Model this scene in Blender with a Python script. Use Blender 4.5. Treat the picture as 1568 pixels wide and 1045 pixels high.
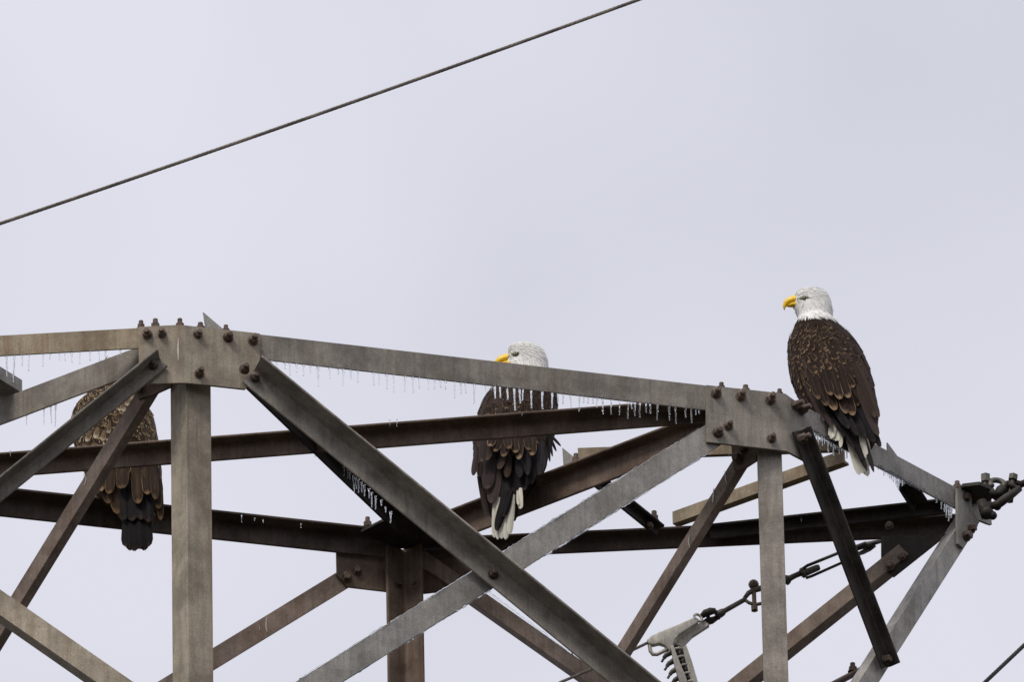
import bpy, bmesh, math, random
from mathutils import Vector, Matrix, noise as mnoise
random.seed(7)
scene = bpy.context.scene
for o in list(bpy.data.objects):
    bpy.data.objects.remove(o)
R = math.radians
COL = scene.collection

# ------------------------------------------------------------------ camera
PW, PH = 1568.0, 1045.0            # the photograph's pixels, used to measure positions
FPX = 24000.0                      # focal length in those pixels
ELEV, ROLL, SLANT = R(30), R(1.15), 60.0
CAM = Vector((0, 0, 1.7))
fwd = Vector((0, math.cos(ELEV), math.sin(ELEV)))
r0, u0 = Vector((1, 0, 0)), Vector((0, -math.sin(ELEV), math.cos(ELEV)))
right = math.cos(ROLL) * r0 - math.sin(ROLL) * u0
upv = math.sin(ROLL) * r0 + math.cos(ROLL) * u0
cd = bpy.data.cameras.new('camera'); cam = bpy.data.objects.new('camera', cd); COL.objects.link(cam)
m = Matrix((right, upv, -fwd)).transposed().to_4x4(); m.translation = CAM
cam.matrix_world = m
cd.sensor_width = 36; cd.lens = 36 * FPX / PW
cd.clip_start = 0.5; cd.clip_end = 6000
scene.camera = cam

# ------------------------------------------------------------------ sky, sun, exposure
SUN_EL, SUN_AZ = R(50), R(214)     # azimuth clockwise from +Y: behind the camera, to the left
w = bpy.data.worlds.new('World'); scene.world = w; w.use_nodes = True
nt = w.node_tree; nt.nodes.clear(); L = nt.links
out = nt.nodes.new('ShaderNodeOutputWorld'); bg = nt.nodes.new('ShaderNodeBackground')
sky = nt.nodes.new('ShaderNodeTexSky'); sky.sky_type = 'NISHITA'; sky.sun_disc = False
sky.sun_elevation = SUN_EL; sky.sun_rotation = SUN_AZ
tc = nt.nodes.new('ShaderNodeTexCoord')
nz = nt.nodes.new('ShaderNodeTexNoise'); nz.inputs['Scale'].default_value = 16; nz.inputs['Detail'].default_value = 2.5
nz.inputs['Roughness'].default_value = 0.45
mp = nt.nodes.new('ShaderNodeMapping'); mp.inputs['Location'].default_value = (0.31, 0.1, 0.47)
L.new(tc.outputs['Generated'], mp.inputs['Vector']); L.new(mp.outputs['Vector'], nz.inputs['Vector'])
cr = nt.nodes.new('ShaderNodeValToRGB')
cr.color_ramp.elements[0].position = 0.32; cr.color_ramp.elements[0].color = (0.478, 0.49, 0.553, 1)
cr.color_ramp.elements[1].position = 0.62; cr.color_ramp.elements[1].color = (0.648, 0.65, 0.725, 1)
L.new(nz.outputs['Fac'], cr.inputs['Fac'])
sep = nt.nodes.new('ShaderNodeSeparateXYZ'); L.new(tc.outputs['Generated'], sep.inputs['Vector'])
mr = nt.nodes.new('ShaderNodeMapRange'); mr.inputs['From Min'].default_value = 0.5; mr.inputs['From Max'].default_value = 1
mr.inputs['To Min'].default_value = 10.0; mr.inputs['To Max'].default_value = 16.0     # overcast: brighter towards the zenith
L.new(sep.outputs['Z'], mr.inputs['Value'])
sc_ = nt.nodes.new('ShaderNodeVectorMath'); sc_.operation = 'SCALE'
L.new(cr.outputs['Color'], sc_.inputs[0]); L.new(mr.outputs['Result'], sc_.inputs['Scale'])
mx = nt.nodes.new('ShaderNodeMixRGB'); mx.inputs['Fac'].default_value = 0.94
L.new(sky.outputs['Color'], mx.inputs['Color1']); L.new(sc_.outputs['Vector'], mx.inputs['Color2'])
L.new(mx.outputs['Color'], bg.inputs['Color']); bg.inputs['Strength'].default_value = 0.1
L.new(bg.outputs['Background'], out.inputs['Surface'])
sd = bpy.data.lights.new('sun', 'SUN'); sd.energy = 1.5; sd.angle = R(18); sd.color = (1.0, 0.95, 0.87)
sun = bpy.data.objects.new('sun', sd); COL.objects.link(sun)
sdir = Vector((math.sin(SUN_AZ) * math.cos(SUN_EL), math.cos(SUN_AZ) * math.cos(SUN_EL), math.sin(SUN_EL)))
sun.rotation_euler = sdir.to_track_quat('Z', 'Y').to_euler()
sun.location = (0, 0, 60)
scene.view_settings.view_transform = 'Standard'; scene.view_settings.look = 'None'
scene.view_settings.exposure = 0.25; scene.view_settings.gamma = 1; scene.view_settings.use_curve_mapping = False
scene.render.engine = 'CYCLES'; scene.cycles.use_denoising = True
scene.cycles.max_bounces = 10; scene.cycles.transparent_max_bounces = 12

# ------------------------------------------------------------------ measuring helpers
def ray(u, v): return (fwd * FPX + right * (u - PW / 2) - upv * (v - PH / 2)).normalized()
def onplane(u, v, p, n):
    d = ray(u, v); return CAM + d * ((p - CAM).dot(n) / d.dot(n))
def onz(u, v, z): return onplane(u, v, Vector((0, 0, z)), Vector((0, 0, 1)))
def aty(u, v, y): return onplane(u, v, Vector((0, y, 0)), Vector((0, 1, 0)))
ZT = 31.75
XH, YH, ZH = Vector((1, 0, 0)), Vector((0, 1, 0)), Vector((0, 0, 1))

# ------------------------------------------------------------------ object helpers
def link(o, parent=None, loc=None):
    COL.objects.link(o)
    if parent is not None: o.parent = parent
    if loc is not None: o.location = loc
    return o
def wpos(o):
    p = Vector((0, 0, 0))
    while o is not None: p += o.location; o = o.parent
    return p
def thing(name, label, cat, loc, group=None):
    o = bpy.data.objects.new(name, None); o.empty_display_size = 0.1; link(o, None, loc)
    o['label'] = label; o['category'] = cat
    if group: o['group'] = group
    return o
def mesh_from(name, verts, faces, mat, smooth=False):
    me = bpy.data.meshes.new(name); me.from_pydata([tuple(v) for v in verts], [], faces); me.update()
    bm = bmesh.new(); bm.from_mesh(me); bmesh.ops.recalc_face_normals(bm, faces=bm.faces); bm.to_mesh(me); bm.free()
    if mat: me.materials.append(mat)
    if smooth:
        for p in me.polygons: p.use_smooth = True
    return me
def mesh_obj(name, verts, faces, mat, parent=None, smooth=False, origin=None):
    vs = [Vector(v) for v in verts]
    c = Vector(origin) if origin is not None else sum(vs, Vector()) / len(vs)
    me = mesh_from(name, [v - c for v in vs], faces, mat, smooth)
    o = bpy.data.objects.new(name, me)
    return link(o, parent, c - (wpos(parent) if parent else Vector()))
class MB:
    def __init__(s): s.v = []; s.f = []
    def add(s, vs, fs):
        k = len(s.v); s.v += [Vector(v) for v in vs]; s.f += [[i + k for i in f] for f in fs]
    def build(s, name, mat, parent=None, smooth=False): return mesh_obj(name, s.v, s.f, mat, parent, smooth)
def rings_mesh(rings, cap=True):
    n = len(rings[0]); vs = [p for r in rings for p in r]; fs = []
    for i in range(len(rings) - 1):
        for j in range(n):
            a, b = i * n + j, i * n + (j + 1) % n
            fs.append([a, b, b + n, a + n])
    if cap:
        fs.append(list(range(n))[::-1]); fs.append([(len(rings) - 1) * n + j for j in range(n)])
    return vs, fs
def frame(d):
    d = d.normalized(); a = d.cross(ZH)
    if a.length < 1e-3: a = d.cross(XH)
    a.normalize(); return a, a.cross(d).normalized()
def tube(pts, rad, n=10):
    rings = []; N = len(pts)
    for i, p in enumerate(pts):
        d = pts[min(i + 1, N - 1)] - pts[max(i - 1, 0)]
        a, b = frame(d); r = rad[i] if hasattr(rad, '__len__') else rad
        rings.append([p + (a * math.cos(2 * math.pi * k / n) + b * math.sin(2 * math.pi * k / n)) * r for k in range(n)])
    return rings_mesh(rings)
def torus(c, ax, R_, r, n=20, k=8, a0=0, a1=2 * math.pi, xdir=None):
    ax = ax.normalized(); a, b = frame(ax)
    if xdir is not None:
        a = (xdir - ax * xdir.dot(ax)).normalized(); b = ax.cross(a)
    pts = [c + (a * math.cos(a0 + (a1 - a0) * i / n) + b * math.sin(a0 + (a1 - a0) * i / n)) * R_ for i in range(n + 1)]
    return tube(pts, r, k)
def cyl(p, q, r, n=12, r2=None):
    d = (q - p).normalized(); a, b = frame(d); r2 = r if r2 is None else r2
    return rings_mesh([[p + (a * math.cos(2 * math.pi * k / n) + b * math.sin(2 * math.pi * k / n)) * r for k in range(n)],
                       [q + (a * math.cos(2 * math.pi * k / n) + b * math.sin(2 * math.pi * k / n)) * r2 for k in range(n)]])
def ball(c, r, n=10, m_=7):
    rings = []
    for i in range(m_ + 1):
        t = math.pi * (0.02 + 0.96 * i / m_)
        rings.append([c + Vector((math.sin(t) * math.cos(2 * math.pi * k / n), math.sin(t) * math.sin(2 * math.pi * k / n), math.cos(t))) * r for k in range(n)])
    return rings_mesh(rings)

# ------------------------------------------------------------------ materials
def new_mat(name):
    mt = bpy.data.materials.new(name); mt.use_nodes = True
    t = mt.node_tree; b = t.nodes['Principled BSDF']; return mt, t, b
def N(t, kind, **kw):
    n = t.nodes.new(kind)
    for k, v in kw.items():
        if k in n.inputs: n.inputs[k].default_value = v
        else: setattr(n, k, v)
    return n
def steel(name, c1, c2, rust=(0.16, 0.10, 0.065), rust_amt=0.35, rough=0.62, metal=0.12):
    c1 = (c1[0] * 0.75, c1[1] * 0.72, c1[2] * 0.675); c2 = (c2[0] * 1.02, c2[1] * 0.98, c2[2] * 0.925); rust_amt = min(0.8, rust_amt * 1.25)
    mt, t, b = new_mat(name); l = t.links
    tcn = N(t, 'ShaderNodeTexCoord'); oi = N(t, 'ShaderNodeObjectInfo')
    add = N(t, 'ShaderNodeVectorMath', operation='ADD')
    mul = N(t, 'ShaderNodeVectorMath', operation='SCALE'); mul.inputs['Scale'].default_value = 31.0
    cx = N(t, 'ShaderNodeCombineXYZ')
    for k in 'XYZ': l.new(oi.outputs['Random'], cx.inputs[k])
    l.new(cx.outputs[0], mul.inputs[0]); l.new(tcn.outputs['Object'], add.inputs[0]); l.new(mul.outputs[0], add.inputs[1])
    n1 = N(t, 'ShaderNodeTexNoise', Scale=7.0, Detail=7.0, Roughness=0.65)
    l.new(add.outputs[0], n1.inputs['Vector'])
    r1 = N(t, 'ShaderNodeMapRange'); r1.inputs['From Min'].default_value = 0.38; r1.inputs['From Max'].default_value = 0.62
    l.new(n1.outputs['Fac'], r1.inputs['Value'])
    m1 = N(t, 'ShaderNodeMixRGB'); m1.inputs['Color1'].default_value = (*c1, 1); m1.inputs['Color2'].default_value = (*c2, 1)
    l.new(r1.outputs['Result'], m1.inputs['Fac'])
    # run-off streaks, long in the vertical
    mpn = N(t, 'ShaderNodeMapping'); mpn.inputs['Scale'].default_value = (55, 55, 4); l.new(add.outputs[0], mpn.inputs['Vector'])
    n2 = N(t, 'ShaderNodeTexNoise', Scale=1.0, Detail=4.0, Roughness=0.6); l.new(mpn.outputs[0], n2.inputs['Vector'])
    r2 = N(t, 'ShaderNodeMapRange'); r2.inputs['From Min'].default_value = 0.46; r2.inputs['From Max'].default_value = 0.74
    r2.inputs['To Max'].default_value = 0.42; l.new(n2.outputs['Fac'], r2.inputs['Value'])
    m2 = N(t, 'ShaderNodeMixRGB'); m2.inputs['Color2'].default_value = (c1[0] * 0.55, c1[1] * 0.53, c1[2] * 0.5, 1)
    l.new(m1.outputs[0], m2.inputs['Color1']); l.new(r2.outputs['Result'], m2.inputs['Fac'])
    # rusty blotches
    n3 = N(t, 'ShaderNodeTexNoise', Scale=4.0, Detail=9.0, Roughness=0.72); l.new(mpn.outputs[0], n3.inputs['Vector'])
    n3.inputs['Scale'].default_value = 0.35
    r3 = N(t, 'ShaderNodeMapRange'); r3.inputs['From Min'].default_value = 0.5; r3.inputs['From Max'].default_value = 0.72
    r3.inputs['To Max'].default_value = rust_amt; l.new(n3.outputs['Fac'], r3.inputs['Value'])
    m3 = N(t, 'ShaderNodeMixRGB'); m3.inputs['Color2'].default_value = (*rust, 1)
    l.new(m2.outputs[0], m3.inputs['Color1']); l.new(r3.outputs['Result'], m3.inputs['Fac'])
    # fine spangle
    n4 = N(t, 'ShaderNodeTexNoise', Scale=160.0, Detail=3.0, Roughness=0.7); l.new(add.outputs[0], n4.inputs['Vector'])
    r4 = N(t, 'ShaderNodeMapRange'); r4.inputs['From Min'].default_value = 0.3; r4.inputs['From Max'].default_value = 0.7
    r4.inputs['To Min'].default_value = 0.78; r4.inputs['To Max'].default_value = 1.22; l.new(n4.outputs['Fac'], r4.inputs['Value'])
    rv = N(t, 'ShaderNodeMapRange'); rv.inputs['To Min'].default_value = 0.86; rv.inputs['To Max'].default_value = 1.12
    l.new(oi.outputs['Random'], rv.inputs['Value'])
    mm = N(t, 'ShaderNodeMath', operation='MULTIPLY'); l.new(r4.outputs['Result'], mm.inputs[0]); l.new(rv.outputs['Result'], mm.inputs[1])
    m4 = N(t, 'ShaderNodeVectorMath', operation='SCALE'); l.new(m3.outputs[0], m4.inputs[0]); l.new(mm.outputs[0], m4.inputs['Scale'])
    l.new(m4.outputs[0], b.inputs['Base Color'])
    b.inputs['Metallic'].default_value = metal
    rr = N(t, 'ShaderNodeMapRange'); rr.inputs['To Min'].default_value = rough - 0.12; rr.inputs['To Max'].default_value = rough + 0.15
    l.new(n1.outputs['Fac'], rr.inputs['Value']); l.new(rr.outputs['Result'], b.inputs['Roughness'])
    b.inputs['Specular IOR Level'].default_value = 0.15
    bp = N(t, 'ShaderNodeBump'); bp.inputs['Strength'].default_value = 0.25; bp.inputs['Distance'].default_value = 0.002
    l.new(n4.outputs['Fac'], bp.inputs['Height']); l.new(bp.outputs[0], b.inputs['Normal'])
    return mt
S_GREY = steel('weathered_steel', (0.30, 0.28, 0.255), (0.38, 0.36, 0.325))
S_MID = steel('mid_grey_weathered_steel', (0.205, 0.193, 0.178), (0.275, 0.26, 0.235))
S_TAN = steel('tan_weathered_steel', (0.33, 0.297, 0.24), (0.42, 0.38, 0.31), rust=(0.24, 0.15, 0.09), rust_amt=0.4)
S_TANB = steel('dull_ochre_steel', (0.255, 0.21, 0.15), (0.34, 0.29, 0.215), rust=(0.17, 0.09, 0.05), rust_amt=0.6)
S_PINK = steel('brownish_weathered_steel', (0.235, 0.19, 0.16), (0.315, 0.26, 0.225), rust=(0.18, 0.10, 0.06), rust_amt=0.5)
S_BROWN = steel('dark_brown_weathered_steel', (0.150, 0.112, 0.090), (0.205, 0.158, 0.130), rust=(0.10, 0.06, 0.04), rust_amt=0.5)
S_SHADED = steel('shade_darkened_brown_steel', (0.085, 0.068, 0.057), (0.125, 0.102, 0.088), rust=(0.07, 0.042, 0.03), rust_amt=0.4)  # brown steel with the shade of the rear chords put into its colour
S_DARK = steel('dark_shaded_steel', (0.036, 0.033, 0.030), (0.060, 0.055, 0.05), rust=(0.05, 0.032, 0.022), rough=0.5)  # near-black colour stands in for shade on undersides and bars facing down
S_BLUE = steel('clean_galvanised_steel', (0.31, 0.305, 0.29), (0.39, 0.385, 0.37), rust_amt=0.15)
S_BOLT = steel('rusty_bolt_steel', (0.11, 0.082, 0.068), (0.20, 0.16, 0.135), rust=(0.10, 0.055, 0.038), rust_amt=0.6, rough=0.5, metal=0.3)
S_HW = steel('dull_forged_steel', (0.085, 0.086, 0.08), (0.16, 0.158, 0.14), rust_amt=0.4, rough=0.5, metal=0.4)
S_ALU = steel('dull_cast_aluminium', (0.56, 0.56, 0.53), (0.64, 0.63, 0.59), rust_amt=0.1, rough=0.5, metal=0.3)
S_WIRE = steel('weathered_strand', (0.15, 0.135, 0.115), (0.25, 0.225, 0.19), rust_amt=0.3, rough=0.55, metal=0.3)

ICE, t, b = new_mat('clear_ice')
b.inputs['Base Color'].default_value = (0.96, 0.98, 1, 1); b.inputs['Roughness'].default_value = 0.06
b.inputs['IOR'].default_value = 1.31; b.inputs['Transmission Weight'].default_value = 0.92

def feather_mat(name, dark, edge, edge_w=0.30, mottled=None, var=0.35, rough=0.6, shaft=0.15):
    mt, t, b = new_mat(name); l = t.links
    uv = N(t, 'ShaderNodeUVMap'); sp = N(t, 'ShaderNodeSeparateXYZ'); l.new(uv.outputs[0], sp.inputs[0])
    # across: 0..1, along: 0..1 -> distance to the rim
    a1 = N(t, 'ShaderNodeMath', operation='MULTIPLY_ADD'); a1.inputs[1].default_value = 2; a1.inputs[2].default_value = -1
    l.new(sp.outputs['X'], a1.inputs[0]); a2 = N(t, 'ShaderNodeMath', operation='ABSOLUTE'); l.new(a1.outputs[0], a2.inputs[0])
    oi = N(t, 'ShaderNodeObjectInfo')
    tcn = N(t, 'ShaderNodeTexCoord')
    nzn = N(t, 'ShaderNodeTexNoise', Scale=3.0, Detail=4.0)
    cx = N(t, 'ShaderNodeCombineXYZ'); l.new(oi.outputs['Random'], cx.inputs['Z'])
    ml = N(t, 'ShaderNodeVectorMath', operation='SCALE'); ml.inputs['Scale'].default_value = 50; l.new(cx.outputs[0], ml.inputs[0])
    ad = N(t, 'ShaderNodeVectorMath', operation='ADD'); l.new(uv.outputs[0], ad.inputs[0]); l.new(ml.outputs[0], ad.inputs[1])
    l.new(ad.outputs[0], nzn.inputs['Vector'])
    mxx = N(t, 'ShaderNodeMath', operation='MAXIMUM'); l.new(a2.outputs[0], mxx.inputs[0]); l.new(sp.outputs['Y'], mxx.inputs[1])
    wob = N(t, 'ShaderNodeMath', operation='MULTIPLY_ADD'); wob.inputs[1].default_value = 0.22; l.new(nzn.outputs['Fac'], wob.inputs[0]); l.new(mxx.outputs[0], wob.inputs[2])
    er = N(t, 'ShaderNodeMapRange'); er.interpolation_type = 'SMOOTHSTEP'
    er.inputs['From Min'].default_value = 1.10 - edge_w; er.inputs['From Max'].default_value = 1.12
    l.new(wob.outputs[0], er.inputs['Value'])
    # fade the pale rim near the root
    fr = N(t, 'ShaderNodeMapRange'); fr.inputs['From Min'].default_value = 0.3; fr.inputs['From Max'].default_value = 0.75
    l.new(sp.outputs['Y'], fr.inputs['Value'])
    rnd = N(t, 'ShaderNodeMapRange'); rnd.inputs['To Min'].default_value = 0.35; l.new(oi.outputs['Random'], rnd.inputs['Value'])
    e1 = N(t, 'ShaderNodeMath', operation='MULTIPLY'); l.new(er.outputs['Result'], e1.inputs[0]); l.new(fr.outputs['Result'], e1.inputs[1])
    e2 = N(t, 'ShaderNodeMath', operation='MULTIPLY'); l.new(e1.outputs[0], e2.inputs[0]); l.new(rnd.outputs['Result'], e2.inputs[1])
    base = N(t, 'ShaderNodeMixRGB', blend_type='MULTIPLY'); base.inputs['Fac'].default_value = 1.0
    base.inputs['Color1'].default_value = (*dark, 1)
    vr = N(t, 'ShaderNodeMapRange'); vr.inputs['To Min'].default_value = 1 - var; vr.inputs['To Max'].default_value = 1 + var
    mp3 = N(t, 'ShaderNodeMath', operation='FRACT'); mm3 = N(t, 'ShaderNodeMath', operation='MULTIPLY'); mm3.inputs[1].default_value = 7.31
    l.new(oi.outputs['Random'], mm3.inputs[0]); l.new(mm3.outputs[0], mp3.inputs[0]); l.new(mp3.outputs[0], vr.inputs['Value'])
    cv = N(t, 'ShaderNodeCombineXYZ')
    for k in 'XYZ': l.new(vr.outputs['Result'], cv.inputs[k])
    l.new(cv.outputs[0], base.inputs['Color2'])
    cur = base.outputs[0]
    if mottled:
        n5 = N(t, 'ShaderNodeTexNoise', Scale=2.2, Detail=3.0); l.new(ad.outputs[0], n5.inputs['Vector'])
        r5 = N(t, 'ShaderNodeMapRange'); r5.inputs['From Min'].default_value = 0.52; r5.inputs['From Max'].default_value = 0.68
        r5.inputs['To Max'].default_value = 0.8; l.new(n5.outputs['Fac'], r5.inputs['Value'])
        m5 = N(t, 'ShaderNodeMixRGB'); m5.inputs['Color2'].default_value = (*mottled, 1)
        l.new(cur, m5.inputs['Color1']); l.new(r5.outputs['Result'], m5.inputs['Fac']); cur = m5.outputs[0]
    m6 = N(t, 'ShaderNodeMixRGB'); m6.inputs['Color2'].default_value = (*edge, 1)
    l.new(cur, m6.inputs['Color1']); l.new(e2.outputs[0], m6.inputs['Fac'])
    # shaft
    sh = N(t, 'ShaderNodeMapRange'); sh.inputs['From Min'].default_value = 0.10; sh.inputs['From Max'].default_value = 0.03
    sh.inputs['To Max'].default_value = shaft; l.new(a2.outputs[0], sh.inputs['Value'])
    m7 = N(t, 'ShaderNodeMixRGB'); m7.inputs['Color2'].default_value = (edge[0] * 0.6, edge[1] * 0.6, edge[2] * 0.6, 1)
    l.new(m6.outputs[0], m7.inputs['Color1']); l.new(sh.outputs['Result'], m7.inputs['Fac'])
    l.new(m7.outputs[0], b.inputs['Base Color'])
    b.inputs['Roughness'].default_value = rough; b.inputs['Specular IOR Level'].default_value = 0.06
    # barbs
    bx = N(t, 'ShaderNodeMath', operation='MULTIPLY_ADD'); bx.inputs[1].default_value = -0.35; l.new(a2.outputs[0], bx.inputs[0]); l.new(sp.outputs['Y'], bx.inputs[2])
    bs = N(t, 'ShaderNodeMath', operation='MULTIPLY'); bs.inputs[1].default_value = 140; l.new(bx.outputs[0], bs.inputs[0])
    bsn = N(t, 'ShaderNodeMath', operation='SINE'); l.new(bs.outputs[0], bsn.inputs[0])
    bp = N(t, 'ShaderNodeBump'); bp.inputs['Strength'].default_value = 0.35; bp.inputs['Distance'].default_value = 0.001
    l.new(bsn.outputs[0], bp.inputs['Height']); l.new(bp.outputs[0], b.inputs['Normal'])
    return mt
F_COVERT = feather_mat('brown_covert_feather', (0.023, 0.0135, 0.009), (0.37, 0.245, 0.145), 0.17)
F_BACK = feather_mat('plain_brown_feather', (0.036, 0.0225, 0.0165), (0.10, 0.066, 0.046), 0.16)
F_FLIGHT = feather_mat('dark_flight_feather', (0.012, 0.0095, 0.010), (0.05, 0.036, 0.032), 0.10, rough=0.45)
F_GREY = feather_mat('grey_brown_flight_feather', (0.044, 0.031, 0.028), (0.11, 0.08, 0.066), 0.10)
F_WHITE = feather_mat('white_feather', (0.74, 0.70, 0.58), (0.82, 0.78, 0.68), 0.2, var=0.08, shaft=0.25)
F_YOUNG = feather_mat('mottled_young_feather', (0.030, 0.017, 0.010), (0.50, 0.35, 0.18), 0.17, mottled=(0.20, 0.13, 0.065))
F_YOUNGF = feather_mat('young_flight_feather', (0.032, 0.019, 0.0115), (0.26, 0.165, 0.075), 0.13, mottled=(0.075, 0.045, 0.022))
F_PALE = feather_mat('pale_buff_feather', (0.12, 0.08, 0.045), (0.70, 0.58, 0.40), 0.4, var=.4)
F_YTAIL = feather_mat('dark_tail_feather', (0.010, 0.008, 0.0085), (0.06, 0.035, 0.025), 0.10, rough=0.45)

def attr_mat(name, rough=0.7):
    mt, t, b = new_mat(name)
    a = N(t, 'ShaderNodeVertexColor', layer_name='plumage'); t.links.new(a.outputs['Color'], b.inputs['Base Color'])
    n_ = N(t, 'ShaderNodeTexNoise', Scale=220.0, Detail=3.0)
    bp = N(t, 'ShaderNodeBump'); bp.inputs['Strength'].default_value = 0.5; bp.inputs['Distance'].default_value = 0.002
    tcn = N(t, 'ShaderNodeTexCoord'); t.links.new(tcn.outputs['Object'], n_.inputs['Vector'])
    t.links.new(n_.outputs['Fac'], bp.inputs['Height']); t.links.new(bp.outputs[0], b.inputs['Normal'])
    b.inputs['Roughness'].default_value = rough; b.inputs['Specular IOR Level'].default_value = 0.05
    return mt
PLUMAGE = attr_mat('plumage')
def plain(name, c, rough=0.5, spec=0.4):
    mt, t, b = new_mat(name); n_ = N(t, 'ShaderNodeTexNoise', Scale=90.0, Detail=4.0)
    tcn = N(t, 'ShaderNodeTexCoord'); t.links.new(tcn.outputs['Object'], n_.inputs['Vector'])
    m_ = N(t, 'ShaderNodeMixRGB'); m_.inputs['Color1'].default_value = tuple(x * 0.8 for x in c) + (1,); m_.inputs['Color2'].default_value = tuple(min(1, x * 1.15) for x in c) + (1,)
    t.links.new(n_.outputs['Fac'], m_.inputs['Fac']); t.links.new(m_.outputs[0], b.inputs['Base Color'])
    b.inputs['Roughness'].default_value = rough; b.inputs['Specular IOR Level'].default_value = spec
    return mt
BEAK = plain('yellow_beak', (0.95, 0.57, 0.015), 0.32, 0.35)
BEAKD = plain('dusky_beak', (0.12, 0.09, 0.06), 0.4, 0.5)
TALON = plain('black_talon', (0.02, 0.018, 0.016), 0.3, 0.5)
DARKSKIN = plain('dark_skin', (0.03, 0.025, 0.02), 0.5)
IRIS = plain('pale_yellow_iris', (0.40, 0.32, 0.14), 0.15, 0.6)
PUPIL = plain('black_pupil', (0.006, 0.006, 0.006), 0.08, 0.6)

GROUND, t, b = new_mat('winter_field')
n1 = N(t, 'ShaderNodeTexNoise', Scale=0.05, Detail=8.0); tcn = N(t, 'ShaderNodeTexCoord'); t.links.new(tcn.outputs['Object'], n1.inputs['Vector'])
m1 = N(t, 'ShaderNodeMixRGB'); m1.inputs['Color1'].default_value = (0.016, 0.013, 0.009, 1); m1.inputs['Color2'].default_value = (0.028, 0.022, 0.015, 1)
t.links.new(n1.outputs['Fac'], m1.inputs['Fac']); t.links.new(m1.outputs[0], b.inputs['Base Color']); b.inputs['Roughness'].default_value = 0.95

# ------------------------------------------------------------------ ground
rg = [[Vector((math.cos(2 * math.pi * k / 48) * r_, math.sin(2 * math.pi * k / 48) * r_, 0)) for k in range(48)] for r_ in (0.5, 30, 120, 500, 3500)]
vs, fs = rings_mesh(rg, cap=False); fs.append(list(range(48)))
g = mesh_obj('ground', vs, fs, GROUND, origin=(0, 0, 0)); g['kind'] = 'structure'
bm = bmesh.new(); bm.from_mesh(g.data)
bmesh.ops.recalc_face_normals(bm, faces=bm.faces)
if sum(f.normal.z for f in bm.faces) < 0: bmesh.ops.reverse_faces(bm, faces=bm.faces)
bm.to_mesh(g.data); bm.free()

# ------------------------------------------------------------------ the tower
A0, B0, C0, D0 = onz(279, 498.5, ZT), onz(1203, 604.5, ZT), onz(1467, 748, ZT), onz(615, 838, ZT)
base = Vector(((A0.x + C0.x) / 2, (A0.y + D0.y) / 2, 0))
TOWER = thing('lattice_tower', 'weathered grey steel lattice pylon top with bolted gusset plates under the perched eagles', 'pylon', base)

def hperp(d, toward_cam):
    n = Vector((d.y, -d.x, 0)).normalized()
    if (n.y < 0) != toward_cam: n = -n
    return n
def angle(name, p0, p1, a, wa, b, wb, mat, tk=0.010, e0=0.0, e1=0.0, parent=None):
    """L-section bar; its outer corner runs p0 -> p1, flanges wa along a and wb along b."""
    ax = (p1 - p0).normalized(); p0 = p0 - ax * e0; p1 = p1 + ax * e1
    a = (a - ax * a.dot(ax)).normalized(); b = (b - ax * b.dot(ax)).normalized()
    f = min(wa, wb, 0.09) * 0.16; ch = 0.0012; rt = tk * 0.5
    prof = [(ch, 0), (wa - ch, 0), (wa, ch), (wa, tk - rt), (wa - rt * 0.3, tk - rt * 0.3), (wa - rt, tk), (tk + f, tk)]
    for i in (1, 2, 3):
        q = math.pi / 2 * i / 4
        prof.append((tk + f - f * math.sin(q), tk + f - f * math.cos(q)))
    prof += [(tk, tk + f), (tk, wb - rt), (tk - rt * 0.3, wb - rt * 0.3), (tk - rt, wb), (ch, wb), (0, wb - ch), (0, ch)]
    ln = (p1 - p0).length; ns = max(2, min(40, int(ln / 0.4)))
    rings = [[p0.lerp(p1, i / ns) + a * x + b * y for x, y in prof] for i in range(ns + 1)]
    vs, fs = rings_mesh(rings)
    return mesh_obj(name, vs, fs, mat, parent or TOWER)
def chord(px0, px1, h, wf, toward_cam, mat, name='chord', dz=0.0, e0=0.0, e1=0.0, up=False):
    p0, p1 = onz(*px0, ZT + dz), onz(*px1, ZT + dz)
    return angle(name, p0, p1, ZH if up else -ZH, h, hperp(p1 - p0, toward_cam), wf, mat, e0=e0, e1=e1), p0, p1
class VPlane:
    def __init__(s, p, q):
        s.p = p.copy(); d = q - p; d.z = 0; s.n = Vector((d.y, -d.x, 0)).normalized()
        if s.n.y > 0: s.n = -s.n
    def pt(s, u, v, off=0.0): return onplane(u, v, s.p + s.n * off, s.n)
def brace(pl, off, up0, up1, lo, corner, fl, toward_cam, mat, e0=0.0, e1=0.0, tk=0.009):
    """Flat face in the vertical plane pl between the picture-measured edges up0-up1 and the point lo on the other edge;
    second flange fl at the corner edge ('up' or 'lo')."""
    p0, p1 = pl.pt(*up0, off), pl.pt(*up1, off); q = pl.pt(*lo, off)
    ax = (p1 - p0).normalized(); dv = (q - p0) - ax * (q - p0).dot(ax); wd = dv.length; dv.normalize()
    nn = pl.n if toward_cam else -pl.n
    if corner == 'up': return angle('brace', p0, p1, dv, wd, nn, fl, mat, tk, e0, e1)
    return angle('brace', p0 + dv * wd, p1 + dv * wd, -dv, wd, nn, fl, mat, tk, e0, e1)

PAB, PAL, PBC = VPlane(A0, B0), VPlane(A0, onz(0, 514, ZT)), VPlane(B0, C0)
PAM = VPlane(onz(235, 524, ZT), onz(30, 600, ZT))
PBD, PDC, PDL = VPlane(B0, D0), VPlane(D0, C0), VPlane(D0, onz(0, 763, ZT))

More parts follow.
